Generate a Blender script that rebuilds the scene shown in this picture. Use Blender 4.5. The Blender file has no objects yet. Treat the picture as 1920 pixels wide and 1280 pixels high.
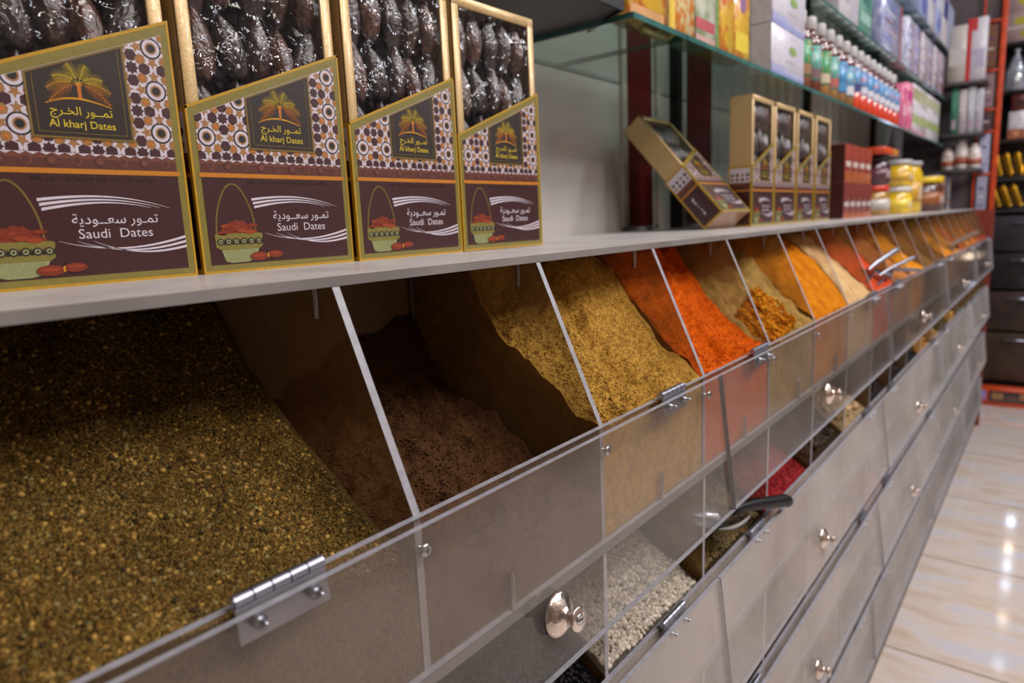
import bpy, bmesh, math, random
import numpy as np
from mathutils import Vector, Matrix, noise

# ---------------------------------------------------------------- camera, light, exposure
S = 0.36                       # one survey unit in metres
CAMZ = 3.2                     # camera height in survey units
scene = bpy.context.scene
COL = scene.collection
scene.view_settings.view_transform = 'Standard'
scene.view_settings.look = 'None'
scene.view_settings.gamma = 1.0
scene.view_settings.exposure = -0.46
scene.view_settings.use_curve_mapping = False
scene.cycles.transparent_max_bounces = 32
scene.cycles.max_bounces = 8
scene.cycles.sample_clamp_indirect = 4.0
scene.cycles.caustics_reflective = False
scene.cycles.caustics_refractive = False


def P(x, y, z):
    """survey coordinates (x out from the wall, y along the counter, z from eye level) to metres"""
    return Vector((x * S, y * S, (z + CAMZ) * S))


def make_camera():
    yaw, pitch, roll = 0.68342721, 0.17082563, 0.04548106
    f = Vector((-math.sin(yaw), math.cos(yaw), 0))
    r = Vector((math.cos(yaw), math.sin(yaw), 0))
    d = Vector((0, 0, -1))
    f2 = f * math.cos(pitch) + d * math.sin(pitch)
    d2 = d * math.cos(pitch) - f * math.sin(pitch)
    r3 = r * math.cos(roll) + d2 * math.sin(roll)
    d3 = d2 * math.cos(roll) - r * math.sin(roll)
    M = Matrix((r3, -d3, -f2)).transposed().to_4x4()
    M.translation = P(0, 0, 0)
    cam = bpy.data.cameras.new('camera')
    cam.sensor_width = 36.0
    cam.lens = 1272.816 / 1920 * 36.0
    cam.dof.use_dof = True
    cam.dof.focus_distance = 0.53
    cam.dof.aperture_fstop = 6.0
    cam.clip_start = 0.01
    o = bpy.data.objects.new('camera', cam)
    o.matrix_world = M
    COL.objects.link(o)
    scene.camera = o


make_camera()

world = bpy.data.worlds.new('world')
scene.world = world
world.use_nodes = True
world.node_tree.nodes['Background'].inputs[0].default_value = (0.80, 0.82, 0.95, 1)
world.node_tree.nodes['Background'].inputs[1].default_value = 0.16

CEIL = 2.95
# x, y, watts, warm, size
LAMPS = [(1.15, 0.4, 31, 1, .6), (1.15, 1.7, 26, 0, .6), (1.15, 3.0, 26, 1, .6), (1.1, 4.3, 20, 0, .6),
         (1.75, 3.0, 52, 0, .4), (1.75, 1.3, 26, 1, .4), (0.45, 0.2, 6, 0, .07), (0.5, 1.0, 6, 1, .07), (0.4, 1.8, 6, 0, .07), (0.5, 2.7, 6, 1, .07), (0.4, 3.6, 6, 0, .07), (0.9, 0.7, 5, 0, .06), (0.9, 1.3, 5, 0, .06), (0.8, 2.3, 5, 1, .06)]  # leading pair added to brighten the wall, small discs added for sparkle
for lx, ly, lw, warm, ls in LAMPS:
    L = bpy.data.lights.new('ceiling_lamp', 'AREA')
    L.shape = 'DISK'
    L.size = ls
    L.energy = lw
    L.color = (1.0, 0.89, 0.79) if warm else (0.82, 0.88, 1.0)
    lo = bpy.data.objects.new('ceiling_lamp', L)
    lo.location = (lx, ly, CEIL - 0.03)
    COL.objects.link(lo)

random.seed(7)
RNG = np.random.default_rng(11)


# ---------------------------------------------------------------- helpers
def lin(c):
    out = []
    for v in c[:3]:
        v = v / 255.0
        out.append(v / 12.92 if v <= 0.04045 else ((v + 0.055) / 1.055) ** 2.4)
    return tuple(out) + (1.0,)


MATS = {}


def mat(name, rgb, rough=0.5, metal=0.0, spec=0.5, coat=0.0, emit=0.0, alpha=1.0, vary=0.12, vscale=30.0,
        bump=0.0, bscale=80.0, rgb2=None, lo=0.35, hi=0.65):
    """a plain principled surface with a little noise in its colour and relief"""
    if name in MATS:
        return MATS[name]
    m = bpy.data.materials.new(name)
    m.use_nodes = True
    nt = m.node_tree
    b = nt.nodes['Principled BSDF']
    b.inputs['Roughness'].default_value = rough
    b.inputs['Metallic'].default_value = metal
    b.inputs['Specular IOR Level'].default_value = spec
    b.inputs['Coat Weight'].default_value = coat
    b.inputs['Coat Roughness'].default_value = 0.08
    b.inputs['Alpha'].default_value = alpha
    c = lin(rgb)
    tc = nt.nodes.new('ShaderNodeTexCoord')
    if vary > 0 or rgb2:
        n = nt.nodes.new('ShaderNodeTexNoise')
        n.inputs['Scale'].default_value = vscale
        n.inputs['Detail'].default_value = 5
        nt.links.new(tc.outputs['Object'], n.inputs['Vector'])
        r = nt.nodes.new('ShaderNodeValToRGB')
        r.color_ramp.elements[0].position = lo
        r.color_ramp.elements[1].position = hi
        c2 = lin(rgb2) if rgb2 else tuple(min(1, v * (1 + vary)) for v in c[:3]) + (1,)
        c1 = c if rgb2 else tuple(v * (1 - vary) for v in c[:3]) + (1,)
        r.color_ramp.elements[0].color = c1
        r.color_ramp.elements[1].color = c2
        nt.links.new(n.outputs['Fac'], r.inputs['Fac'])
        nt.links.new(r.outputs['Color'], b.inputs['Base Color'])
    else:
        b.inputs['Base Color'].default_value = c
    if bump > 0:
        n2 = nt.nodes.new('ShaderNodeTexNoise')
        n2.inputs['Scale'].default_value = bscale
        n2.inputs['Detail'].default_value = 6
        nt.links.new(tc.outputs['Object'], n2.inputs['Vector'])
        bp = nt.nodes.new('ShaderNodeBump')
        bp.inputs['Strength'].default_value = bump
        bp.inputs['Distance'].default_value = 0.003
        nt.links.new(n2.outputs['Fac'], bp.inputs['Height'])
        nt.links.new(bp.outputs['Normal'], b.inputs['Normal'])
        if coat > 0:
            nt.links.new(bp.outputs['Normal'], b.inputs['Coat Normal'])
    if emit > 0:
        b.inputs['Emission Color'].default_value = c
        b.inputs['Emission Strength'].default_value = emit
    MATS[name] = m
    return m


def clear(name, rgb, dust=0.25, rgb_dust=None, gloss=0.08, rough=0.06, nscale=6.0, spread=0.25, tint=(255, 255, 255), stretch=(1, 1, 1)):
    """acrylic or glass: see-through, with a reflecting skin and a film of dust on it"""
    if name in MATS:
        return MATS[name]
    m = bpy.data.materials.new(name)
    m.use_nodes = True
    nt = m.node_tree
    for n in list(nt.nodes):
        if n.type != 'OUTPUT_MATERIAL':
            nt.nodes.remove(n)
    out = [n for n in nt.nodes if n.type == 'OUTPUT_MATERIAL'][0]
    tr = nt.nodes.new('ShaderNodeBsdfTransparent')
    tr.inputs[0].default_value = lin(tint)
    df = nt.nodes.new('ShaderNodeBsdfDiffuse')
    df.inputs[0].default_value = lin(rgb_dust or rgb)
    gl = nt.nodes.new('ShaderNodeBsdfGlossy')
    gl.inputs['Roughness'].default_value = rough
    fr = nt.nodes.new('ShaderNodeFresnel')
    fr.inputs['IOR'].default_value = 1.47
    tc = nt.nodes.new('ShaderNodeTexCoord')
    mp = nt.nodes.new('ShaderNodeMapping')
    mp.inputs['Scale'].default_value = stretch
    ns = nt.nodes.new('ShaderNodeTexNoise')
    ns.inputs['Scale'].default_value = nscale
    ns.inputs['Detail'].default_value = 8
    ns.inputs['Roughness'].default_value = 0.65
    nt.links.new(tc.outputs['Object'], mp.inputs['Vector'])
    nt.links.new(mp.outputs['Vector'], ns.inputs['Vector'])
    mr = nt.nodes.new('ShaderNodeMapRange')
    mr.inputs['From Min'].default_value = 0.25
    mr.inputs['From Max'].default_value = 0.75
    mr.inputs['To Min'].default_value = max(0.0, dust * (1 - spread * 2))
    mr.inputs['To Max'].default_value = min(1.0, dust * (1 + spread * 2))
    nt.links.new(ns.outputs['Fac'], mr.inputs['Value'])
    m1 = nt.nodes.new('ShaderNodeMixShader')
    nt.links.new(mr.outputs['Result'], m1.inputs[0])
    nt.links.new(tr.outputs[0], m1.inputs[1])
    nt.links.new(df.outputs[0], m1.inputs[2])
    m2 = nt.nodes.new('ShaderNodeMixShader')
    mm = nt.nodes.new('ShaderNodeMath')
    mm.operation = 'MULTIPLY_ADD'
    mm.inputs[1].default_value = gloss * 20
    mm.inputs[2].default_value = 0.0
    mm.use_clamp = True
    nt.links.new(fr.outputs[0], mm.inputs[0])
    ge = nt.nodes.new('ShaderNodeNewGeometry')      # the skin mirrors on its outer side only
    of = nt.nodes.new('ShaderNodeMath'); of.operation = 'SUBTRACT'; of.inputs[0].default_value = 1.0
    nt.links.new(ge.outputs['Backfacing'], of.inputs[1])
    mu = nt.nodes.new('ShaderNodeMath'); mu.operation = 'MULTIPLY'
    nt.links.new(mm.outputs[0], mu.inputs[0]); nt.links.new(of.outputs[0], mu.inputs[1])
    nt.links.new(mu.outputs[0], m2.inputs[0])
    nt.links.new(m1.outputs[0], m2.inputs[1])
    nt.links.new(gl.outputs[0], m2.inputs[2])
    nt.links.new(m2.outputs[0], out.inputs['Surface'])
    MATS[name] = m
    return m


class MB:
    """collects faces, links them as ONE mesh object"""

    def __init__(self):
        self.v, self.f, self.m, self.s = [], [], [], []

    def face(self, pts, mi=0, smooth=False):
        b = len(self.v)
        self.v.extend([tuple(p) for p in pts])
        self.f.append(tuple(range(b, b + len(pts))))
        self.m.append(mi)
        self.s.append(smooth)

    def add(self, verts, faces, mi=0, smooth=False):
        b = len(self.v)
        self.v.extend([tuple(p) for p in verts])
        for f in faces:
            self.f.append(tuple(i + b for i in f))
            self.m.append(mi)
            self.s.append(smooth)

    def box(self, a, c, mi=0):
        x0, x1 = sorted((a[0], c[0])); y0, y1 = sorted((a[1], c[1])); z0, z1 = sorted((a[2], c[2]))
        v = [(x0, y0, z0), (x1, y0, z0), (x1, y1, z0), (x0, y1, z0), (x0, y0, z1), (x1, y0, z1), (x1, y1, z1), (x0, y1, z1)]
        self.add(v, [(0, 3, 2, 1), (4, 5, 6, 7), (0, 1, 5, 4), (1, 2, 6, 5), (2, 3, 7, 6), (3, 0, 4, 7)], mi)

    def bbox(self, a, c, bev, mi=0, seg=2):
        """box with rounded edges"""
        x0, x1 = sorted((a[0], c[0])); y0, y1 = sorted((a[1], c[1])); z0, z1 = sorted((a[2], c[2]))
        bm = bmesh.new()
        bmesh.ops.create_cube(bm, size=1)
        for v in bm.verts:
            v.co = Vector(((x0 + x1) / 2 + v.co.x * (x1 - x0), (y0 + y1) / 2 + v.co.y * (y1 - y0), (z0 + z1) / 2 + v.co.z * (z1 - z0)))
        bmesh.ops.bevel(bm, geom=list(bm.edges), offset=bev, segments=seg, affect='EDGES', profile=0.5)
        bm.verts.index_update()
        self.add([v.co[:] for v in bm.verts], [[v.index for v in f.verts] for f in bm.faces], mi, True)
        bm.free()

    def prism(self, poly, off, mi=0, mi_side=None):
        """polygon of 3D points swept by vector off"""
        off = Vector(off)
        n = len(poly)
        a = [Vector(p) for p in poly]
        c = [p + off for p in a]
        mi_side = mi if mi_side is None else mi_side
        nrm = Vector((0, 0, 0))
        for i in range(n):
            nrm += a[i].cross(a[(i + 1) % n])
        flip = nrm.dot(off) > 0
        self.face(list(reversed(a)) if flip else a, mi)
        self.face(c if flip else list(reversed(c)), mi)
        for i in range(n):
            j = (i + 1) % n
            q = [a[i], a[j], c[j], c[i]]
            self.face(q if flip else q[::-1], mi_side)

    def tube(self, pts, r, mi=0, seg=10, caps=True):
        pts = [Vector(p) for p in pts]
        rr = r if isinstance(r, (list, tuple)) else [r] * len(pts)
        rings = []
        up = Vector((0, 0, 1))
        for i, p in enumerate(pts):
            t = (pts[min(i + 1, len(pts) - 1)] - pts[max(i - 1, 0)]).normalized()
            a = t.cross(up)
            if a.length < 1e-3:
                a = t.cross(Vector((1, 0, 0)))
            a.normalize()
            b = t.cross(a)
            rings.append([p + (a * math.cos(2 * math.pi * k / seg) + b * math.sin(2 * math.pi * k / seg)) * rr[i] for k in range(seg)])
        v = [q for ring in rings for q in ring]
        f = []
        for i in range(len(rings) - 1):
            for k in range(seg):
                k2 = (k + 1) % seg
                f.append((i * seg + k, i * seg + k2, (i + 1) * seg + k2, (i + 1) * seg + k))
        if caps:
            self.face(list(reversed(rings[0])), mi)
            self.face(rings[-1], mi)
        self.add(v, f, mi, True)

    def lathe(self, prof, origin, axis, mi=0, seg=24):
        """prof: (radius, distance along axis)"""
        axis = Vector(axis).normalized()
        a = axis.cross(Vector((0, 0, 1)))
        if a.length < 1e-3:
            a = Vector((1, 0, 0))
        a.normalize()
        b = axis.cross(a)
        o = Vector(origin)
        v, f = [], []
        for r, h in prof:
            for k in range(seg):
                t = 2 * math.pi * k / seg
                v.append(o + axis * h + (a * math.cos(t) + b * math.sin(t)) * r)
        for i in range(len(prof) - 1):
            for k in range(seg):
                k2 = (k + 1) % seg
                f.append((i * seg + k, i * seg + k2, (i + 1) * seg + k2, (i + 1) * seg + k))
        f.append(tuple(reversed(range(seg))))
        f.append(tuple((len(prof) - 1) * seg + k for k in range(seg)))
        self.add(v, f, mi, True)

    def mesh(self, name, mats):
        me = bpy.data.meshes.new(name)
        me.from_pydata(self.v, [], self.f)
        for m in mats:
            me.materials.append(m)
        if len(mats) > 1:
            me.polygons.foreach_set('material_index', np.array(self.m, dtype=np.int32))
        me.polygons.foreach_set('use_smooth', np.array(self.s, dtype=bool))
        me.update()
        return me

    def build(self, name, mats, parent=None, world=False):
        mats = mats if isinstance(mats, (list, tuple)) else [mats]
        if world and parent is not None:
            l = parent.location
            self.v = [(p[0] - l[0], p[1] - l[1], p[2] - l[2]) for p in self.v]
        o = bpy.data.objects.new(name, self.mesh(name, mats))
        COL.objects.link(o)
        if parent is not None:
            o.parent = parent
        return o


def tag(o, label=None, cat=None, group=None, kind=None):
    if label: o['label'] = label
    if cat: o['category'] = cat
    if group: o['group'] = group
    if kind: o['kind'] = kind
    return o


def thing(name, loc, label, cat, group=None):
    o = bpy.data.objects.new(name, None)
    o.empty_display_size = 0.05
    o.location = loc
    COL.objects.link(o)
    return tag(o, label, cat, group)


def dup(root, loc, rot=None, label=None, group=None):
    """a copy of a thing with copies of its parts and their parts"""
    r = root.copy()
    COL.objects.link(r)
    r.location = loc
    if rot is not None: r.rotation_euler = rot
    if label: r['label'] = label
    if group: r['group'] = group
    for ch in list(root.children):
        c = ch.copy()
        COL.objects.link(c)
        c.parent = r
        for g in list(ch.children):
            d = g.copy()
            COL.objects.link(d)
            d.parent = c
    return r


_tcache = {}


def text_shape(s, offset=0.0):
    """outline of a piece of lettering as flat faces, in its own units"""
    k = (s, offset)
    if k in _tcache:
        return _tcache[k]
    c = bpy.data.curves.new('lettering', 'FONT')
    c.body = s
    c.resolution_u = 3
    c.offset = offset
    o = bpy.data.objects.new('lettering', c)
    COL.objects.link(o)
    dg = bpy.context.evaluated_depsgraph_get()
    dg.update()
    me = o.evaluated_get(dg).to_mesh()
    v = [(p.co.x, p.co.y) for p in me.vertices]
    f = [tuple(p.vertices) for p in me.polygons]
    bpy.data.objects.remove(o)
    bpy.data.curves.remove(c)
    _tcache[k] = (v, f)
    return v, f


def clip_poly(poly, region):
    """Sutherland-Hodgman, region convex counter-clockwise"""
    out = list(poly)
    for i in range(len(region)):
        a, b = region[i], region[(i + 1) % len(region)]
        ins = lambda p: (b[0] - a[0]) * (p[1] - a[1]) - (b[1] - a[1]) * (p[0] - a[0]) >= 0
        src, out = out, []
        for j in range(len(src)):
            p, q = src[j], src[(j + 1) % len(src)]
            ip, iq = ins(p), ins(q)
            if ip: out.append(p)
            if ip != iq:
                d1 = (b[0] - a[0]) * (p[1] - a[1]) - (b[1] - a[1]) * (p[0] - a[0])
                d2 = (b[0] - a[0]) * (q[1] - a[1]) - (b[1] - a[1]) * (q[0] - a[0])
                t = d1 / (d1 - d2)
                out.append((p[0] + (q[0] - p[0]) * t, p[1] + (q[1] - p[1]) * t))
        if len(out) < 3:
            return []
    return out


def reg(cx, cy, r, n, rot=0.0, sx=1.0, sy=1.0):
    return [(cx + r * sx * math.cos(rot + 2 * math.pi * k / n), cy + r * sy * math.sin(rot + 2 * math.pi * k / n)) for k in range(n)]


def star(cx, cy, r1, r2, n, rot=0.0):
    return [(cx + (r1 if k % 2 == 0 else r2) * math.cos(rot + math.pi * k / n), cy + (r1 if k % 2 == 0 else r2) * math.sin(rot + math.pi * k / n)) for k in range(2 * n)]


# ---------------------------------------------------------------- materials
M_WALL = mat('white_gloss_panel', (196, 190, 188), 0.22, spec=0.5, vary=0.05, vscale=3)
M_RED = mat('dark_red_paint', (98, 12, 14), 0.35, vary=0.15, vscale=12)
M_BLACK = mat('black_metal', (22, 20, 20), 0.45, metal=0.4)
M_DARK = mat('dark_shelf', (52, 48, 46), 0.5, vary=0.2)
M_LEDGE = mat('white_acrylic', (205, 198, 196), 0.3, spec=0.5, rgb2=(168, 160, 158), vscale=14, lo=0.48, hi=0.8)
M_EDGE = mat('frosted_acrylic_edge', (152, 150, 157), 0.4, vary=0.12, vscale=120)
M_FLAP = clear('dusty_acrylic_flap', (176, 166, 160), 0.075, gloss=0.075, rough=0.09, nscale=5, spread=0.45)
M_FLAP2 = clear('hazy_acrylic_flap', (214, 204, 198), 0.27, gloss=0.09, rough=0.10, nscale=4, spread=0.3)  # dust film made paler to carry the floor's reflection as well
M_PANEL2 = clear('hazy_acrylic_panel', (206, 194, 186), 0.30, gloss=0.03, rough=0.12, nscale=6, spread=0.4)
M_PANEL = clear('dusty_acrylic_panel', (160, 134, 108), 0.10, gloss=0.03, rough=0.12, nscale=9, spread=0.5)
M_DIV = clear('dusty_acrylic_divider', (140, 106, 64), 0.32, gloss=0.02, rough=0.18, nscale=9, spread=0.6)
M_GLASS = clear('green_shelf_glass', (120, 150, 140), 0.05, gloss=0.1, rough=0.02, tint=(214, 232, 224))
M_GEDGE = mat('glass_edge_teal', (62, 108, 104), 0.15, spec=0.6, vary=0.25, vscale=20)
M_BOARD = mat('grey_board', (104, 98, 94), 0.5, vary=0.1)
M_BACK = mat('tan_back_board', (124, 96, 62), 0.6, vary=0.2, vscale=8)
M_STEEL = mat('brushed_steel', (168, 170, 182), 0.36, metal=1.0, vary=0.1)
M_SCREW = mat('screw_steel', (205, 205, 210), 0.25, metal=1.0, vary=0.05)
M_KNOB = mat('rose_gold_metal', (236, 222, 212), 0.18, metal=1.0, vary=0.06, bump=0.35, bscale=120)
M_WHITE = mat('white_card', (212, 208, 214), 0.5, vary=0.04)
M_PLASTICW = mat('white_plastic', (224, 222, 224), 0.35, vary=0.04)
M_ORANGE = mat('orange_tape', (196, 66, 22), 0.5, vary=0.2)
M_FLOOR = None


def floor_material():
    m = bpy.data.materials.new('marble_tile_floor')
    m.use_nodes = True
    nt = m.node_tree
    b = nt.nodes['Principled BSDF']
    b.inputs['Roughness'].default_value = 0.09
    b.inputs['Specular IOR Level'].default_value = 0.6
    tc = nt.nodes.new('ShaderNodeTexCoord')
    mp = nt.nodes.new('ShaderNodeMapping')
    mp.inputs['Scale'].default_value = (5.0, 16.0, 1)
    ns = nt.nodes.new('ShaderNodeTexNoise')
    ns.inputs['Scale'].default_value = 1.0
    ns.inputs['Detail'].default_value = 7
    ns.inputs['Distortion'].default_value = 0.6
    rp = nt.nodes.new('ShaderNodeValToRGB')
    e = rp.color_ramp.elements
    e[0].position, e[0].color = 0.30, lin((190, 170, 152))
    e[1].position, e[1].color = 0.66, lin((192, 188, 194))
    for p, c in ((0.42, (198, 182, 168)), (0.52, (204, 190, 180))):
        k = e.new(p); k.color = lin(c)
    nt.links.new(tc.outputs['Object'], mp.inputs['Vector'])
    nt.links.new(mp.outputs['Vector'], ns.inputs['Vector'])
    nt.links.new(ns.outputs['Fac'], rp.inputs['Fac'])
    br = nt.nodes.new('ShaderNodeTexBrick')
    br.offset = 0.0
    br.inputs['Color1'].default_value = (1, 1, 1, 1)
    br.inputs['Color2'].default_value = (1, 1, 1, 1)
    br.inputs['Mortar'].default_value = (0.3, 0.26, 0.22, 1)
    br.inputs['Scale'].default_value = 1.0
    br.inputs['Mortar Size'].default_value = 0.003
    br.inputs['Mortar Smooth'].default_value = 0.0
    br.inputs['Brick Width'].default_value = 0.60
    br.inputs['Row Height'].default_value = 0.604
    mp2 = nt.nodes.new('ShaderNodeMapping')
    mp2.inputs['Location'].default_value = (-0.10, -2.483 + 0.604 * 5, 0)
    nt.links.new(tc.outputs['Object'], mp2.inputs['Vector'])
    nt.links.new(mp2.outputs['Vector'], br.inputs['Vector'])
    mx = nt.nodes.new('ShaderNodeMix')
    mx.data_type = 'RGBA'
    mx.blend_type = 'MULTIPLY'
    mx.inputs[0].default_value = 1.0
    nt.links.new(rp.outputs['Color'], mx.inputs[6])
    nt.links.new(br.outputs['Color'], mx.inputs[7])
    nt.links.new(mx.outputs[2], b.inputs['Base Color'])
    return m


M_FLOOR = floor_material()


def powder(name, rgb, rgb2=None, rough=0.95, fine=420.0, coarse=60.0, bump=0.5, dist=0.003):
    """loose ground spice: mottled, matt, clumpy"""
    if name in MATS:
        return MATS[name]
    m = bpy.data.materials.new(name)
    m.use_nodes = True
    nt = m.node_tree
    b = nt.nodes['Principled BSDF']
    b.inputs['Roughness'].default_value = rough
    b.inputs['Specular IOR Level'].default_value = 0.1
    tc = nt.nodes.new('ShaderNodeTexCoord')
    n1 = nt.nodes.new('ShaderNodeTexNoise'); n1.inputs['Scale'].default_value = coarse; n1.inputs['Detail'].default_value = 8
    n1.inputs['Roughness'].default_value = 0.72
    n2 = nt.nodes.new('ShaderNodeTexNoise'); n2.inputs['Scale'].default_value = fine; n2.inputs['Detail'].default_value = 4
    for n in (n1, n2):
        nt.links.new(tc.outputs['Object'], n.inputs['Vector'])
    rp = nt.nodes.new('ShaderNodeValToRGB')
    c2 = rgb2 or tuple(v * 0.72 for v in rgb)
    rp.color_ramp.elements[0].position, rp.color_ramp.elements[0].color = 0.34, lin(c2)
    rp.color_ramp.elements[1].position, rp.color_ramp.elements[1].color = 0.62, lin(rgb)
    nt.links.new(n1.outputs['Fac'], rp.inputs['Fac'])
    nt.links.new(rp.outputs['Color'], b.inputs['Base Color'])
    ad = nt.nodes.new('ShaderNodeMath'); ad.operation = 'MULTIPLY_ADD'; ad.inputs[1].default_value = 0.35
    nt.links.new(n2.outputs['Fac'], ad.inputs[0])
    nt.links.new(n1.outputs['Fac'], ad.inputs[2])
    bp = nt.nodes.new('ShaderNodeBump'); bp.inputs['Strength'].default_value = bump; bp.inputs['Distance'].default_value = dist
    nt.links.new(ad.outputs[0], bp.inputs['Height'])
    nt.links.new(bp.outputs['Normal'], b.inputs['Normal'])
    MATS[name] = m
    return m


def tinted(name, rough=0.75, spec=0.3):
    """crumbs and seeds: every piece carries its own colour"""
    if name in MATS:
        return MATS[name]
    m = bpy.data.materials.new(name)
    m.use_nodes = True
    nt = m.node_tree
    b = nt.nodes['Principled BSDF']
    b.inputs['Roughness'].default_value = rough
    b.inputs['Specular IOR Level'].default_value = spec
    a = nt.nodes.new('ShaderNodeAttribute')
    a.attribute_name = 'tint'
    nt.links.new(a.outputs['Color'], b.inputs['Base Color'])
    MATS[name] = m
    return m


# ---------------------------------------------------------------- room shell
XW = -2.12          # wall plane, survey units
Y0, Y1 = -3.0, 16.0
mb = MB(); mb.face([(-1.2, -1.5, 0), (3.2, -1.5, 0), (3.2, 7.2, 0), (-1.2, 7.2, 0)])
tag(mb.build('floor', M_FLOOR), kind='structure')
mb = MB(); mb.face([(-1.2, -1.5, CEIL), (-1.2, 7.2, CEIL), (3.2, 7.2, CEIL), (3.2, -1.5, CEIL)])
tag(mb.build('ceiling', mat('ceiling_paint', (206, 204, 200), 0.8)), kind='structure')
w = P(XW, 0, 0).x
mb = MB(); mb.box((w - 0.06, -1.5, 0), (w, 7.2, CEIL)); tag(mb.build('wall_left', M_WALL), kind='structure')
mb = MB(); mb.box((2.2, -1.5, 0), (2.26, 7.2, CEIL)); tag(mb.build('wall_right', mat('opposite_wall', (150, 138, 128), 0.6, rgb2=(96, 84, 78), vscale=2.5)), kind='structure')
mb = MB(); mb.box((-1.2, 5.35, 0), (3.2, 5.41, CEIL)); tag(mb.build('wall_back', mat('dark_back_wall', (44, 38, 36), 0.6)), kind='structure')
mb = MB(); mb.box((-1.2, -1.5, 0), (3.2, -1.44, CEIL)); tag(mb.build('wall_front', mat('front_wall', (120, 112, 106), 0.7)), kind='structure')
for n, (a, b) in enumerate(((3.80, 4.11), (4.66, 5.06))):
    mb = MB(); mb.box((w, a * S, 1.135), (w + 0.004, b * S, CEIL)); tag(mb.build('trim_%d' % (n + 1), M_RED), kind='structure')
for n, a in enumerate((3.72, 4.16)):
    mb = MB(); mb.box((w, a * S, 1.135), (w + 0.008, (a + 0.055) * S, CEIL)); tag(mb.build('trim_%d' % (n + 3), mat('cream_strip', (190, 178, 168), 0.4)), kind='structure')

# slotted uprights that carry the glass shelves
upr = None
for i, y in enumerate((4.42, 7.4, 10.4)):
    if upr is None:
        r = thing('shelf_upright', P(XW, y, -0.0765), 'black slotted steel upright on the wall behind the leaning date box', 'shelf upright', 'black uprights behind the glass shelves')
        mb = MB(); mb.box((0.0, -0.012, 0), (0.022, 0.012, 1.5)); mb.build('rail', M_BLACK, r)
        for zz in (1.40, 2.02):
            mb = MB(); mb.prism([(0.022, -0.004, (zz + .0765) * S - 0.004), (0.022, -0.004, (zz + .0765) * S - 0.024), (0.24, -0.004, (zz + .0765) * S - 0.012), (0.24, -0.004, (zz + .0765) * S - 0.004)], (0, 0.008, 0)); mb.build('bracket', M_BLACK, r)
        upr = r
    else:
        dup(upr, P(XW, y, -0.0765), label=['', 'black slotted steel upright behind the stacked reddish brown boxes', 'black slotted steel upright near the far end of the shelves'][i])

# ---------------------------------------------------------------- glass shelves
XS = -1.395         # front edge of the shelves
Z1, Z2, Z3 = 0.81, 1.42, 2.06


def shelf(name, label, z, panes, t=0.022):
    r = thing(name, P(XW, panes[0][0], z), label, 'shelf')
    for a, b in panes:
        mb = MB()
        p0, p1 = P(XW + 0.005, a, z - t), P(XS, b, z)
        x0, x1, y0, y1, z0, z1 = p0.x, p1.x, p0.y, p1.y, p0.z, p1.z
        mb.face([(x0, y0, z1), (x1, y0, z1), (x1, y1, z1), (x0, y1, z1)], 0)
        mb.face([(x0, y0, z0), (x0, y1, z0), (x1, y1, z0), (x1, y0, z0)], 0)
        mb.face([(x1, y0, z0), (x1, y1, z0), (x1, y1, z1), (x1, y0, z1)], 1)
        mb.face([(x0, y0, z0), (x1, y0, z0), (x1, y0, z1), (x0, y0, z1)], 1)
        mb.face([(x0, y1, z0), (x0, y1, z1), (x1, y1, z1), (x1, y1, z0)], 1)
        mb.face([(x0, y0, z0), (x0, y0, z1), (x0, y1, z1), (x0, y1, z0)], 1)
        mb.build('glass_pane', [M_GLASS, M_GEDGE], r, world=True)
    return r


shelf('glass_shelf', 'lowest green glass shelf above the white ledge, carrying bottles and yellow packs', Z1, [(2.57, 3.07), (3.075, 5.9), (5.905, 8.6), (8.605, 11.36)])
shelf('glass_shelf', 'middle glass shelf carrying white and silver packs above the bottles', Z2, [(4.6, 8.6), (8.605, 11.36)])
shelf('glass_shelf', 'top glass shelf with blue and white cartons at the upper right', Z3, [(7.0, 9.6), (9.605, 11.36)])

# ---------------------------------------------------------------- the spice counter
DY = 0.603
DIVS = [0.142] + [0.74 + DY * i for i in range(19)]
YA, YB = -0.56, DIVS[-1]
XB, XF = -1.46, -0.816           # back and front of the bins
TOP = [-0.482, -1.15, -1.80, -2.45]
PH = 0.293                      # height of a front panel
TD = 0.016

counter = thing('spice_counter', P(XB, 0.142, -CAMZ), 'long clear acrylic counter of spice bins in four tiers with dusty hinged flaps', 'spice counter')


def cpart(mb, name, mats, label=None):
    o = mb.build(name, mats, counter, world=True)
    if label: o['label'] = label
    return o


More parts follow.
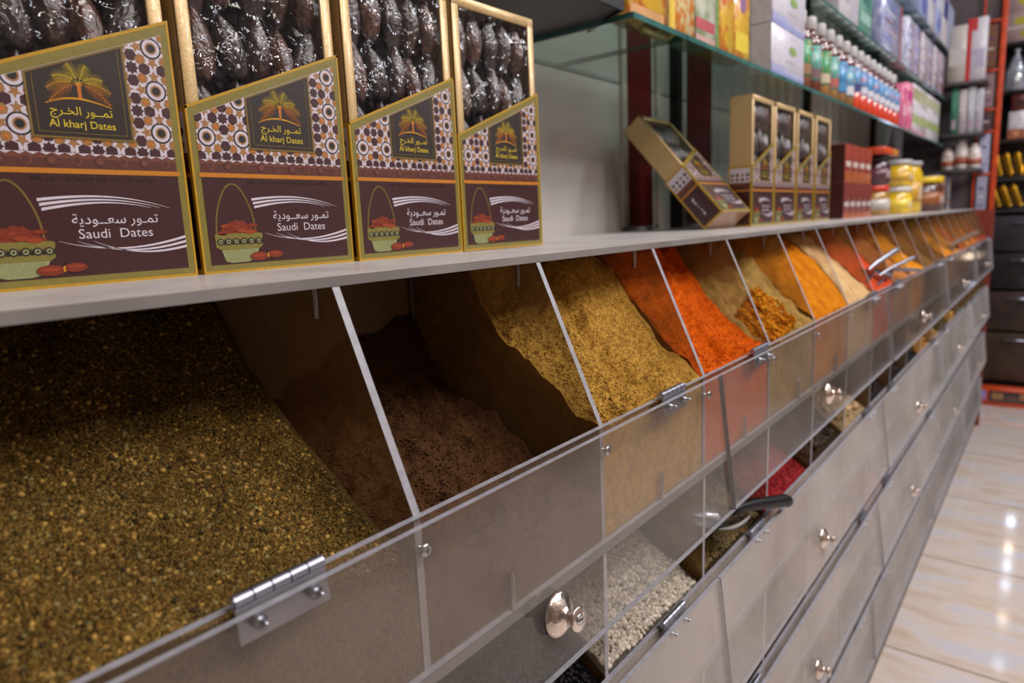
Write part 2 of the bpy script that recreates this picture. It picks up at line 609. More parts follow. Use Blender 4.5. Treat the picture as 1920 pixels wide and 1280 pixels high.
mb = MB(); mb.box(P(XB - 0.03, YA, -CAMZ), P(XB - 0.012, YB + .02, -0.0955)); cpart(mb, 'back_panel', M_BACK)
mb = MB(); mb.box(P(XB - 0.01, YA, -CAMZ), P(XF - 0.0, YB, -CAMZ + 0.16)); cpart(mb, 'plinth', M_BOARD)
mb = MB(); mb.box(P(XB - 0.03, YB + .021, -CAMZ), P(XF + 0.05, YB + 0.05, -0.0955)); cpart(mb, 'end_panel', mat('red_end_panel', (120, 44, 26), 0.5))
for k, z in enumerate(TOP):
    # front panel
    mb = MB()
    a, b = P(XF - 0.014, YA, z - PH), P(XF, YB, z)
    x0, x1, y0, y1, z0, z1 = a.x, b.x, a.y, b.y, a.z, b.z
    mb.face([(x1, y0, z0), (x1, y1, z0), (x1, y1, z1), (x1, y0, z1)], 0)
    mb.face([(x0, y0, z0), (x0, y0, z1), (x0, y1, z1), (x0, y1, z0)], 0)
    mb.face([(x0, y0, z1), (x1, y0, z1), (x1, y1, z1), (x0, y1, z1)], 1)
    mb.face([(x0, y0, z0), (x0, y1, z0), (x1, y1, z0), (x1, y0, z0)], 1)
    mb.face([(x0, y0, z0), (x1, y0, z0), (x1, y0, z1), (x0, y0, z1)], 1)
    mb.face([(x0, y1, z0), (x0, y1, z1), (x1, y1, z1), (x1, y1, z0)], 1)
    cpart(mb, 'front_panel', [M_PANEL if k == 0 else M_PANEL2, M_EDGE])
    # floor of the tier
    mb = MB(); mb.box(P(XB, YA, z - PH - 0.022), P(XF + 0.003, YB, z - PH - 0.001)); cpart(mb, 'bin_floor', M_BOARD)
    # dividers
    for i, y in enumerate(DIVS):
        if k >= 2 and (i < 2):
            continue
        zt = -0.0955 if k == 0 else TOP[k - 1] - PH - 0.0225
        xt = -1.0 if k == 0 else XF - 0.012
        zb = z - PH - 0.0005
        prof = [(XB, zt), (xt, zt), (XF - 0.0145, z - 0.002), (XF - 0.0145, zb), (XB, zb)]
        mb = MB()
        ring0 = [P(px, y - TD / 2, pz) for px, pz in prof]
        ring1 = [P(px, y + TD / 2, pz) for px, pz in prof]
        mb.face(ring0, 0)
        mb.face(ring1[::-1], 0)
        n = len(prof)
        for j in range(n):
            q = (j + 1) % n
            mb.face([ring0[j], ring1[j], ring1[q], ring0[q]], 1 if j in (0, 1, 2) else 1)
        cpart(mb, 'divider', [M_DIV, M_EDGE])

# screws: ledge into dividers, panel into dividers, pins through the bin floor
for i in range(0, 9):
    y = DIVS[i + 1]
    mb = MB()
    mb.tube([P(-1.065, y - 0.001, -0.0962), P(-1.065, y - 0.001, -0.155)], 0.0021, 0, 8)
    for q in range(7):
        mb.lathe([(0.0021, 0), (0.0027, 0.0006), (0.0021, 0.0012)], P(-1.065, y - 0.001, -0.106 - q * 0.005), (0, 0, -1), 0, 8)
    cpart(mb, 'ledge_screw', M_SCREW)
    mb = MB()
    o = P(XF + 0.0005, y, -0.5435)
    mb.lathe([(0.0046, 0.0), (0.0046, 0.0012), (0.0030, 0.0022)], o, (1, 0, 0), 0, 18)
    mb.lathe([(0.0016, 0.0), (0.0016, 0.028)], o - Vector((0.03, 0, 0)), (1, 0, 0), 0, 8)
    mb.box(o + Vector((0.0018, -0.0022, -0.0004)), o + Vector((0.0025, 0.0022, 0.0004)), 1)
    mb.box(o + Vector((0.0018, -0.0004, -0.0022)), o + Vector((0.0025, 0.0004, 0.0022)), 1)
    cpart(mb, 'panel_screw', [M_SCREW, mat('screw_slot', (20, 20, 20), 0.6)])
for y in (0.975, 1.641, 2.28, 2.9, 3.5):
    mb = MB(); mb.tube([P(XF - 0.006, y, -0.774), P(XF - 0.006, y, -0.698), P(XF - 0.006, y, -0.694)], [0.0022, 0.0022, 0.0012], 0, 8); cpart(mb, 'pin', M_SCREW)

# hinged flaps
FSEG = [-0.56, 1.96, 4.48, 7.0, 9.5, 12.0]
for k in range(4):
    zt = TOP[k]
    for s in range(5):
        ya, yb = FSEG[s] + 0.003, FSEG[s + 1] - 0.003
        if s == 4: yb = YB
        swing = [0.049, 0.047, 0.052, 0.05, 0.046][s] if k < 3 else 0.03
        t = 0.0125
        xa = -0.785
        prof = [(xa - t / 2, zt + .002), (xa + t / 2, zt + .002), (xa + swing + t / 2, zt - 0.42), (xa + swing - t / 2, zt - 0.42)]
        mb = MB()
        r0 = [P(px, ya, pz) for px, pz in prof]
        r1 = [P(px, yb, pz) for px, pz in prof]
        mb.face(r0, 1); mb.face(r1[::-1], 1)
        for j in range(4):
            q = (j + 1) % 4
            mb.face([r0[j], r1[j], r1[q], r0[q]], 0 if j in (1, 3) else 1)
        fl = cpart(mb, 'flap', [M_FLAP if k == 0 else M_FLAP2, M_EDGE])
        loc0 = counter.location
        if k < 2 or s in (1, 2):
            for hy in ((ya + 0.40, yb - 0.29) if s != 0 else (0.46, 1.672)):
                mb = MB()
                hw = 0.07
                for q in range(5):
                    c0, c1 = hy - hw + q * hw * 0.4 + 0.0012, hy - hw + (q + 1) * hw * 0.4 - 0.0012
                    mb.tube([P(-0.806, c0, zt + 0.014), P(-0.806, c1, zt + 0.014)], 0.0036, 0, 12)
                mb.tube([P(-0.806, hy - hw, zt + 0.014), P(-0.806, hy + hw, zt + 0.014)], 0.0024, 0, 8)
                mb.prism([P(-0.799, hy - hw, zt + 0.008), P(-0.799, hy + hw, zt + 0.008), P(-0.7935, hy + hw, zt - 0.042), P(-0.7935, hy - hw, zt - 0.042)], (-0.0012, 0, 0), 0)
                for yy in (hy - hw * 0.62, hy + hw * 0.62):
                    mb.lathe([(0.0038, 0), (0.0038, 0.003), (0.0018, 0.0032), (0.0018, 0.007), (0.0004, 0.009)], P(-0.7945, yy, zt - 0.018), (1, 0, 0.1), 0, 10)
                h = mb.build('hinge', M_STEEL, fl)
                h.data.transform(Matrix.Translation(-loc0))
        if k < 3:
            for ky in ((1.022,) if s == 0 else (FSEG[s] + 1.1,)):
                mb = MB()
                zc = zt - 0.30
                o = P(xa + swing * 0.30 / 0.42 + t * 0.5, ky, zc)
                ax = (1, 0, 0.12)
                q_ = .74
                mb.lathe([(r_ * q_, h_ * q_) for r_, h_ in ((0.0225, 0.0), (0.0228, 0.0015), (0.0205, 0.0035), (0.0165, 0.007), (0.0115, 0.0095), (0.0068, 0.0115), (0.0056, 0.014), (0.0058, 0.018),
                          (0.0075, 0.0205), (0.0112, 0.0215), (0.0122, 0.0228), (0.0122, 0.0245), (0.0112, 0.0255))], o, ax, 0, 40)
                mb.lathe([(0.0042, 0.0188), (0.0042, 0.0194), (0.0026, 0.0197)], o, ax, 1, 16)
                ov = o + Vector(ax).normalized() * 0.0197
                mb.box(ov + Vector((-0.0003, -0.0024, -0.0005)), ov + Vector((0.0004, 0.0024, 0.0005)), 2)
                h = mb.build('knob', [M_KNOB, M_SCREW, mat('screw_slot', (20, 20, 20), 0.6)], fl)
                h['label'] = 'round rose gold knob'
                h.data.transform(Matrix.Translation(-loc0))

# the ledge on top
mb = MB()
mb.box(P(XW, YA, -0.0945), P(-1.0, YB + 0.06, -0.0765))
mb.m[3] = 1  # front face greyed: its shade under the lit top is in the colour
led = tag(mb.build('ledge_board', [M_LEDGE, mat('ledge_shaded_edge', (142, 136, 134), 0.4, rgb2=(120, 114, 112), vscale=9)]), 'long white acrylic ledge board on top of the spice counter, under the date boxes', 'ledge')

# ---------------------------------------------------------------- spice heaps
DEF = [(-1.455, -.12), (-1.2, -.15), (-1.1, -.25), (-1.0, -.345), (-.9, -.44), (-.826, -.492)]


def ev(prof, x):
    if x <= prof[0][0]: return prof[0][1]
    for (a, za), (b, zb) in zip(prof, prof[1:]):
        if x <= b:
            return za + (zb - za) * (x - a) / (b - a)
    return prof[-1][1]


def heap_z(near, far, x, t, amp, seed, freq):
    t2 = t * t * (3 - 2 * t)
    z = ev(near, x) * (1 - t2) + ev(far, x) * t2
    p = Vector((x * freq + seed * 7.3, t * freq * 0.6 + seed * 3.1, seed))
    z += amp * (noise.fractal(p, 0.9, 2.1, 5))
    if seed == 3: z -= .035 * math.exp(-((t - .52 - .25 * (x + 1.1) - .05 * math.sin(x * 14)) / .055) ** 2)
    z += amp * 0.9 * noise.fractal(Vector((x * freq * 0.25 + seed, t * freq * 0.5, seed * 2)), 1.0, 2.0, 2)
    return z


def heap(name, y0, y1, near, far, zbase, zmax, mats, amp, seed, nx=90, ny=70, freq=14.0, x0=-1.4585, x1=-0.834):
    g = 0.002
    ya, yb = y0 + TD / 2 + g, y1 - TD / 2 - g
    V = []
    for i in range(nx + 1):
        x = x0 + (x1 - x0) * i / nx
        for j in range(ny + 1):
            t = j / ny
            z = heap_z(near, far, x, t, amp, seed, freq)
            V.append((x, ya + (yb - ya) * t, min(max(z, zbase + 0.01), zmax)))
    F = []
    w_ = ny + 1
    for i in range(nx):
        for j in range(ny):
            F.append((i * w_ + j, (i + 1) * w_ + j, (i + 1) * w_ + j + 1, i * w_ + j + 1))
    ring = [j for j in range(ny + 1)] + [i * w_ + ny for i in range(1, nx + 1)] + [nx * w_ + j for j in range(ny - 1, -1, -1)] + [i * w_ for i in range(nx - 1, 0, -1)]
    b = len(V)
    for r in ring:
        V.append((V[r][0], V[r][1], zbase))
    n = len(ring)
    SK = []
    for k in range(n):
        k2 = (k + 1) % n
        SK.append((ring[k], ring[k2], b + k2, b + k))
    mb = MB()
    PV = [P(*p) for p in V]
    org = P((x0 + x1) / 2, (ya + yb) / 2, zbase)
    PV = [p - org for p in PV]
    mb.add(PV, F, 0, True)
    nb = len(mb.f)
    for f in SK:
        mb.f.append(f); mb.m.append(0); mb.s.append(False)
    mb.f.append(tuple(b + k for k in range(n))); mb.m.append(0); mb.s.append(False)
    o = mb.build(name, mats)
    o.location = org
    return o


def scatter(mesh_name, host, near, far, y0, y1, amp, seed, freq, count, kinds, zlift=0.0, x0=-1.44, x1=-0.842, xbias=1.0, zmax=1e9, zbase=None):
    """thousands of crumbs or seeds lying on a heap, gathered in one mesh with a colour per piece.
    kinds: list of (weight, verts, faces, size range (m), flat, colours)"""
    big = max(k[3][1] for k in kinds) / S
    g = 0.006 + big * .75
    x1, x0 = x1 - max(0, big * .75 - .004), max(x0, -1.452 + big * .75)
    ya, yb = y0 + TD / 2 + g, y1 - TD / 2 - g
    allv, allf, cols, nv = [], [], [], 0
    wts = np.array([k[0] for k in kinds], float); wts /= wts.sum()
    pick = RNG.choice(len(kinds), size=count, p=wts)
    org = host.location
    for c in range(count):
        kd = kinds[pick[c]]
        x = x0 + (x1 - x0) * (RNG.random() ** xbias)
        t = RNG.random()
        y = ya + (yb - ya) * t
        tt = (y - (y0 + TD / 2)) / (y1 - y0 - TD)
        z = min(heap_z(near, far, x, tt, amp, seed, freq), zmax)
        if zbase is not None: z = max(z, zbase + 0.01)
        base = P(x, y, z) - org
        sz = kd[3][0] + (kd[3][1] - kd[3][0]) * RNG.random() ** 1.5
        a = RNG.random() * 6.283
        tilt = Matrix.Rotation(RNG.normal(0, 0.5), 3, 'X') @ Matrix.Rotation(0.75 + RNG.normal(0, 0.45), 3, 'Y') if kd[4] else Matrix.Rotation(RNG.random() * 3, 3, 'X')
        R = np.array(tilt @ Matrix.Rotation(a, 3, 'Z'))
        v = kd[1] @ R.T * sz + np.array((base.x, base.y, base.z + zlift + (sz * 0.2)))
        allv.append(v)
        allf.append(kd[2] + nv)
        nv += len(v)
        pn = 1.0 + .45 * noise.noise(Vector((base.x * 26, base.y * 26, seed))) if mesh_name == 'herb_crumbs' else 1.0
        col = pn * np.array(lin(kd[5][RNG.integers(len(kd[5]))])) * (0.55 + 0.62 * RNG.random())
        cols.append((col, kd[2].shape[0] * kd[2].shape[1]))
    V = np.vstack(allv)
    tri = np.vstack(allf)
    me = bpy.data.meshes.new(mesh_name)
    me.vertices.add(len(V)); me.vertices.foreach_set('co', V.astype(np.float32).ravel())
    k = tri.shape[1]
    me.loops.add(tri.size); me.loops.foreach_set('vertex_index', tri.astype(np.int32).ravel())
    me.polygons.add(len(tri)); me.polygons.foreach_set('loop_start', np.arange(0, tri.size, k, dtype=np.int32))
    at = me.color_attributes.new('tint', 'FLOAT_COLOR', 'CORNER')
    ca = np.concatenate([np.tile(np.append(c[:3], 1.0), n) for c, n in cols]).astype(np.float32)
    at.data.foreach_set('color', ca)
    me.update(calc_edges=True)
    return me


def unit_ball(level):
    bm = bmesh.new()
    bmesh.ops.create_icosphere(bm, subdivisions=level, radius=0.5)
    bm.verts.index_update()
    v = np.array([p.co[:] for p in bm.verts]); f = np.array([[q.index for q in p.verts] for p in bm.faces])
    bm.free()
    return v, f


BALL1 = unit_ball(1); BALL2 = unit_ball(2)
FLAKE = (np.array([(-.5, -.28, 0), (.1, -.42, .06), (.5, .05, 0), (.05, .4, .05), (-.42, .25, 0), (0, 0, .14), (0, 0, -.10)], float),
         np.array([(0, 1, 5), (1, 2, 5), (2, 3, 5), (3, 4, 5), (4, 0, 5), (1, 0, 6), (2, 1, 6), (3, 2, 6), (4, 3, 6), (0, 4, 6)]))
SLIVER = (np.array([(-.8, -.06, 0), (.8, -.05, .05), (.8, .06, 0), (-.8, .07, .03), (0, 0, .12), (0, 0, -.1)], float),
          np.array([(0, 1, 4), (1, 2, 4), (2, 3, 4), (3, 0, 4), (1, 0, 5), (2, 1, 5), (3, 2, 5), (0, 3, 5)]))
CHUNK = (BALL1[0] * np.array([1, .7, .6]) * (1 + .25 * np.sin(BALL1[0][:, :1] * 9 + BALL1[0][:, 1:2] * 7)), BALL1[1])

ORD = ['nearest', 'second', 'third', 'fourth', 'fifth', 'sixth', 'seventh', 'eighth', 'ninth', 'tenth', 'eleventh', 'twelfth', 'thirteenth',
       'fourteenth', 'fifteenth', 'sixteenth', 'seventeenth', 'eighteenth', 'nineteenth']
# -- top tier
P0F = [(-1.458, -.13), (-1.406, -.142), (-1.363, -.197), (-1.305, -.273), (-1.209, -.341), (-1.111, -.408), (-1.034, -.453), (-.918, -.53), (-.826, -.56)]
P0N = [(-1.458, -.13), (-1.40, -.135), (-1.30, -.24), (-1.15, -.35), (-1.0, -.43), (-.9, -.475), (-.826, -.495)]
P1F = [(-1.456, -.25), (-1.40, -.345), (-1.359, -.41), (-1.262, -.479), (-1.15, -.512), (-1.078, -.567), (-1.0, -.61), (-.826, -.66)]
P1N = [(-1.456, -.40), (-1.36, -.43), (-1.26, -.45), (-1.1, -.49), (-1.0, -.53), (-.9, -.57), (-.826, -.60)]
P2N = [(-1.458, -.105), (-1.239, -.112), (-1.21, -.192), (-1.146, -.274), (-1.053, -.351), (-.964, -.425), (-.91, -.465), (-.841, -.493), (-.826, -.495)]
P2F = [(-1.458, -.105), (-1.199, -.119), (-1.143, -.17), (-1.109, -.235), (-1.066, -.281), (-1.038, -.323), (-.982, -.389), (-.91, -.443), (-.848, -.488), (-.826, -.49)]
P3N = [(-1.458, -.10), (-1.2, -.105), (-1.14, -.17), (-1.08, -.25), (-1.0, -.35), (-.92, -.44), (-.826, -.495)]
P3F = [(-1.458, -.10), (-1.213, -.12), (-1.156, -.198), (-1.089, -.292), (-1.035, -.343), (-.96, -.402), (-.908, -.461), (-.867, -.48), (-.826, -.485)]
P4N = [(-1.458, -.17), (-1.3, -.24), (-1.15, -.35), (-1.0, -.46), (-.9, -.53), (-.826, -.54)]
P4F = [(-1.458, -.11), (-1.25, -.12), (-1.191, -.169), (-1.09, -.244), (-.992, -.352), (-.897, -.434), (-.826, -.478)]
P5F = [(-1.458, -.10), (-1.2, -.11), (-1.104, -.177), (-.995, -.262), (-.914, -.358), (-.834, -.479), (-.826, -.48)]
top_specs = [
    # name, near, far, colour, dark, amp, label
    ('herb_mix_heap', P0N, P0F, (112, 86, 42), (46, 34, 16), .006, 'coarse brown green herb and seed mix filling the nearest top bin'),
    ('spice_powder_heap', P1N, P1F, (84, 54, 30), (58, 36, 20), .022, 'low dark brown ground spice sunk in the second top bin'),
    ('spice_powder_heap', P2N, P2F, (194, 148, 66), (150, 108, 42), .020, 'golden yellow brown ground spice heaped in the third top bin'),
    ('spice_powder_heap', P3N, P3F, (208, 92, 2), (176, 64, 2), .021, 'bright orange red chilli powder heaped in the top row'),
    ('spice_powder_heap', P4N, P4F, (170, 136, 74), (128, 98, 48), .028, 'khaki ground spice with a yellow spill beside the orange powder'),
    ('spice_powder_heap', P4F, P5F, (204, 126, 12), (168, 90, 6), .016, 'deep yellow turmeric powder beside the khaki spice'),
    ('spice_powder_heap', P5F, DEF, (208, 172, 122), (180, 140, 94), .016, 'cream coloured ground spice between the turmeric and the brick red spice'),
    ('spice_powder_heap', DEF, DEF, (206, 78, 34), (176, 56, 22), .016, 'brick red ground spice under the handles of the steel scoops'),
    ('spice_powder_heap', DEF, DEF, (176, 110, 56), (146, 86, 40), .016, 'light brown ground spice between the brick red and yellow heaps'),
    ('spice_powder_heap', DEF, DEF, (212, 138, 22), (180, 104, 14), .016, 'yellow ground spice in the tenth top bin'),
    ('spice_powder_heap', DEF, DEF, (120, 84, 44), (92, 60, 30), .016, 'brown ground spice just past the far yellow heap'),
    ('spice_powder_heap', DEF, DEF, (110, 74, 40), (84, 54, 28), .016, 'dull brown ground spice, second past the far yellow heap'),
    ('spice_powder_heap', DEF, DEF, (204, 132, 40), (170, 100, 24), .016, 'amber ground spice in the thirteenth top bin'),
    ('spice_powder_heap', DEF, DEF, (180, 124, 58), (150, 96, 40), .016, 'tan ground spice just past the amber heap'),
    ('spice_powder_heap', DEF, DEF, (196, 96, 48), (160, 70, 30), .016, 'rust orange ground spice, fifth heap from the far end'),
    ('spice_powder_heap', DEF, DEF, (186, 120, 54), (150, 90, 36), .016, 'light tan ground spice, fourth heap from the far end'),
    ('spice_powder_heap', DEF, DEF, (200, 110, 34), (160, 80, 22), .016, 'orange ground spice, third heap from the far end'),
    ('spice_powder_heap', DEF, DEF, (170, 76, 36), (136, 54, 24), .016, 'red brown ground spice, second heap from the far end'),
    ('spice_powder_heap', DEF, DEF, (176, 62, 30), (140, 44, 20), .016, 'dark red ground spice in the last top bin'),
]
ZB1 = TOP[0] - PH
tops = []
for i, (nm, near, far, c1, c2, amp, lab) in enumerate(top_specs):
    y0, y1 = DIVS[i], DIVS[i + 1]
    near_d = 240 if i in (2, 3) else 150 if i < 4 else (70 if i < 8 else 30)
    mm = powder('ground_spice_%d' % i, c1, c2, fine=520 if i < 5 else 300, coarse=[380, 130, 120, 90, 60, 40][min(i, 5)], bump=[.9, .8, .6, .6, .6, .4][min(i, 5)], dist=.0017)
    fq = (13 if i in (2, 3) else 16) if i != 0 else 10
    o = heap(nm, y0, y1, near, far, ZB1, -0.0965, mm, amp, i + 1, near_d, int(near_d * .8), freq=fq)
    tag(o, lab, 'herb mix' if i == 0 else 'ground spice', kind='stuff')
    tops.append(o)

# crumbs of the herb mix
browns = [(120, 86, 38), (98, 70, 30), (66, 48, 24), (134, 98, 44), (42, 32, 18), (86, 68, 30), (106, 76, 34), (148, 112, 54)]
kinds = [(6, FLAKE[0], FLAKE[1], (0.0007, 0.0022), True, browns),
         (4.0, SLIVER[0], SLIVER[1], (0.0009, 0.0030), True, [(150, 118, 56), (120, 94, 44), (92, 76, 34), (168, 140, 78)]),
         (0.35, BALL1[0], BALL1[1], (0.0010, 0.0020), False, [(64, 50, 28), (96, 72, 36), (128, 98, 50), (48, 38, 22)]),
         (0.16, FLAKE[0], FLAKE[1], (0.002, 0.0042), True, [(172, 136, 70), (156, 120, 58), (118, 86, 42), (134, 122, 76)]),
         (0.025, BALL1[0], BALL1[1], (0.0028, 0.0042), False, [(176, 140, 74), (70, 58, 36), (128, 98, 50)])]
me = scatter('herb_crumbs', tops[0], P0N, P0F, DIVS[0], DIVS[1], .006, 1, 10, 150000, kinds, xbias=0.9, zmax=-0.0965)
me.materials.append(tinted('dry_herb_crumbs', 0.9, 0.08))
cr = bpy.data.objects.new('crumb_layer', me); COL.objects.link(cr); cr.parent = tops[0]
tag(cr, kind='stuff')
# coarse grains on the brown and golden powders
for idx, cols, n, near, far, amp in ((1, [(98, 66, 38), (84, 54, 30), (66, 42, 24)], 9000, P1N, P1F, .022), (2, [(200, 154, 70), (190, 144, 62), (172, 128, 54)], 22000, P2N, P2F, .020),
                                     (3, [(208, 92, 4), (192, 76, 2)], 9000, P3N, P3F, .021)):
    me = scatter('spice_grains', tops[idx], near, far, DIVS[idx], DIVS[idx + 1], amp, idx + 1, 13 if idx in (2, 3) else 16, n, [(1, FLAKE[0], FLAKE[1], (0.0008, 0.0026), True, cols)], zmax=-0.0965)
    me.materials.append(tinted('spice_grains', 0.9, 0.1))
    o = bpy.data.objects.new('grain_layer', me); COL.objects.link(o); o.parent = tops[idx]; tag(o, kind='stuff')
# yellow spill on the khaki spice
me = scatter('yellow_spill', tops[4], [(a, b + .03) for a, b in P4N], [(a, b + .01) for a, b in P4F], DIVS[4] + .12, DIVS[5] - .18, .028, 5, 16, 5200, [(1, CHUNK[0], CHUNK[1], (0.002, 0.006), False, [(214, 142, 20), (190, 110, 14), (222, 156, 40), (180, 92, 16)])], x0=-1.02, x1=-.842, zlift=.0)
me.materials.append(tinted('spice_grains', 0.9, 0.1))
o = bpy.data.objects.new('spill_layer', me); COL.objects.link(o); o.parent = tops[4]; tag(o, 'yellow orange spill', kind='stuff')

# -- lower tiers
low = {}
low[1] = [('peppercorn_heap', (30, 27, 26), 'ball', .0046, 'dark peppercorns behind the nearest clear flap, below the herb mix', 'peppercorns'),
          ('peppercorn_heap', (36, 33, 32), 'ball', .0046, 'dark peppercorns behind the flap, left of the white ones', 'peppercorns'),
          ('peppercorn_heap', (196, 184, 166), 'ball', .0050, 'pale white peppercorns behind the rose gold knob', 'peppercorns'),
          ('seed_pod_heap', (122, 100, 56), 'ball', .0058, 'olive brown round seeds under the black handled scoop', 'seeds'),
          ('dried_berry_heap', (172, 28, 36), 'chunk', .0050, 'bright crimson dried berries in the second row of bins', 'dried berries'),
          ('dried_bark_heap', (66, 46, 32), 'flake', .013, 'dark brown bark chips just past the crimson berries', 'bark chips'),
          ('ginger_heap', (206, 172, 124), 'chunk', .020, 'pale beige dried ginger lumps in the second row', 'dried ginger'),
          ('dried_herb_heap', (48, 34, 28), 'flake', .009, 'dark brown dried herb just past the ginger lumps', 'dried herb'),
          ('dried_flower_heap', (40, 28, 26), 'flake', .009, 'blackish brown dried flowers, second past the ginger lumps', 'dried flowers'),
          ('dried_lime_heap', (44, 40, 38), 'chunk', .024, 'black dried limes in the second row', 'dried limes'),
          ('turmeric_root_heap', (196, 140, 70), 'chunk', .018, 'orange tan turmeric roots just past the black limes', 'dried roots'),
          ('dried_root_heap', (190, 146, 78), 'chunk', .016, 'straw yellow dried roots in the twelfth second row bin', 'dried roots'),
          ('dried_herb_heap', (90, 78, 50), 'flake', .010, 'green brown dried herb near the far end of the second row', 'dried herb'),
          ('dried_root_heap', (204, 150, 60), 'chunk', .016, 'golden dried roots last but one in the second row', 'dried roots'),
          ('dried_leaf_heap', (96, 92, 66), 'flake', .012, 'grey green dried leaves at the far end of the second row', 'dried leaves')]
low[2] = [None, None, ('seed_heap', (34, 28, 26), 'ball', .004, 'black seeds under the nearest third row flap edge', 'seeds'),
          ('seed_heap', (62, 44, 34), 'ball', .004, 'dark brown seeds in the third row below the olive seeds', 'seeds'),
          ('dried_petal_heap', (84, 40, 34), 'flake', .009, 'maroon dried petals in the third row', 'dried petals'),
          ('mustard_seed_heap', (190, 138, 44), 'ball', .0045, 'golden mustard seeds in the third row', 'seeds'),
          ('seed_heap', (176, 140, 78), 'ball', .005, 'straw coloured seeds just past the golden mustard seeds', 'seeds'),
          ('dried_apricot_heap', (206, 122, 44), 'chunk', .018, 'orange dried fruit lumps in the third row', 'dried fruit'),
          ('tea_leaf_heap', (36, 32, 36), 'flake', .008, 'black tea leaves just past the orange dried fruit', 'tea leaves'),
          ('tea_leaf_heap', (50, 44, 44), 'flake', .008, 'charcoal grey tea leaves, second past the orange fruit', 'tea leaves'),
          ('chamomile_heap', (214, 196, 132), 'chunk', .012, 'pale yellow chamomile heads in the third row', 'dried flowers'),
          ('dried_plum_heap', (48, 42, 70), 'chunk', .018, 'bluish black dried plums in the third row', 'dried fruit'),
          ('dried_apricot_heap', (206, 140, 40), 'chunk', .018, 'orange yellow dried fruit near the far third row end', 'dried fruit'),
          ('dried_mint_heap', (76, 120, 58), 'flake', .012, 'green dried mint at the far end of the third row', 'dried leaves')]
low[3] = [None, None, None, ('bean_heap', (70, 52, 40), 'ball', .008, 'brown beans in the lowest row nearest the knob', 'beans'),
          ('bean_heap', (64, 30, 32), 'ball', .009, 'maroon kidney beans in the lowest row', 'beans'),
          ('bean_heap', (84, 72, 58), 'ball', .008, 'grey brown beans just past the maroon beans', 'beans'),
          ('lentil_heap', (126, 104, 62), 'ball', .005, 'olive lentils in the lowest row', 'lentils'),
          ('bean_heap', (60, 52, 48), 'ball', .008, 'dark grey beans just past the olive lentils', 'beans'),
          ('bean_heap', (52, 48, 50), 'ball', .008, 'near black beans toward the far end of the lowest row', 'beans')]
COUNT = {1: [900, 2600, 7000, 4600, 3600, 900, 420, 900, 900, 260, 420, 420, 600, 400, 500]}
for tier, specs in low.items():
    zb = TOP[tier] - PH
    base_top = TOP[tier]
    for i, sp in enumerate(specs):
        if sp is None: continue
        nm, c, form, size, lab, cat = sp
        rise = {1: .30, 2: .26, 3: .26}[tier]
        near = [(-1.458, base_top + rise - .02), (-1.2, base_top + rise * .78), (-1.0, base_top + .12), (-.9, base_top + .035), (-.826, base_top - .03)]
        far = [(-1.458, base_top + rise - .03), (-1.2, base_top + rise * .72), (-.994, base_top + .06), (-.919, base_top + .022), (-.852, base_top - .02), (-.826, base_top - .03)]
        kb = .5 if form == 'ball' else .85  # base under the pieces darkened, shade of the gaps put into its colour
        mm = powder('loose_%s_%d_%d' % (form, tier, i), tuple(v * kb for v in c), tuple(v * kb * .6 for v in c), fine=300, coarse=120, bump=.8)
        zmax = TOP[tier - 1] - PH - .05
        o = heap(nm, DIVS[i], DIVS[i + 1], near, far, zb, zmax, mm, .010, 30 + tier * 20 + i, 36, 28, freq=12)
        tag(o, lab, cat, kind='stuff')
        n = COUNT[tier][i] if tier in COUNT else int(min(1300, 60000 * .0000045 / size ** 2 / 10))
        v, f = {'ball': BALL1 if (tier > 1 or i != 2) else BALL2, 'chunk': CHUNK, 'flake': FLAKE}[form]
        cols = [tuple(min(255, q * s) for q in c) for s in (1.08, .95, .82, 1.0)]
        fl = form == 'flake'
        me = scatter(nm + '_pieces', o, near, far, DIVS[i], DIVS[i + 1], .010, 30 + tier * 20 + i, 12, n, [(1, v, f, (size * .8, size * 1.15), fl, cols)], x0=-1.40 if tier == 1 else -1.15, xbias=.6, zmax=zmax, zlift=-size * .05)
        me.materials.append(tinted('dry_pieces', 0.6, 0.3))
        if form == 'ball':
            me.polygons.foreach_set('use_smooth', np.ones(len(me.polygons), dtype=bool))
        q = bpy.data.objects.new('piece_layer', me); COL.objects.link(q); q.parent = o; tag(q, kind='stuff')

# ---------------------------------------------------------------- date boxes
G = {}
for k_, c_ in dict(olive=(128, 116, 48), yellow=(186, 142, 22), maroon=(58, 22, 24), brown1=(112, 62, 46), brown2=(88, 44, 36), orange=(196, 122, 26),
                   white=(206, 196, 206), plum=(62, 28, 34), gold=(158, 112, 66), ringblack=(30, 26, 32), plaque=(38, 28, 24), line=(120, 96, 38),
                   palm1=(216, 188, 40), palm2=(206, 146, 24), palm3=(196, 110, 26), basket=(156, 164, 116), basketband=(126, 116, 52), dark=(36, 24, 22),
                   datered=(126, 44, 20), datered2=(152, 62, 26), print=(34, 16, 16), silver=(214, 204, 214)).items():
    G[k_] = mat('print_' + k_, c_, 0.38, coat=0.55, vary=0.06, vscale=300, bump=0.10, bscale=34)
GK = list(G)
GI = {k: i for i, k in enumerate(GK)}
GMATS = [G[k] for k in GK]
M_GOLD = mat('gold_card', (206, 174, 122), 0.42, metal=0.25, spec=0.5, coat=0.3, vary=0.18, vscale=700, bump=0.12, bscale=90)
M_DATE = [mat('date_skin_%d' % i, c, 0.26, coat=0.9, vary=0.5, vscale=90, bump=0.7, bscale=220) for i, c in enumerate(((52, 26, 20), (40, 22, 20), (72, 36, 22)))]
M_FILM = clear('crumpled_clear_film', (200, 200, 210), 0.01, gloss=0.036, rough=0.05, nscale=30)
nt = M_FILM.node_tree
gl = [n for n in nt.nodes if n.type == 'BSDF_GLOSSY'][0]
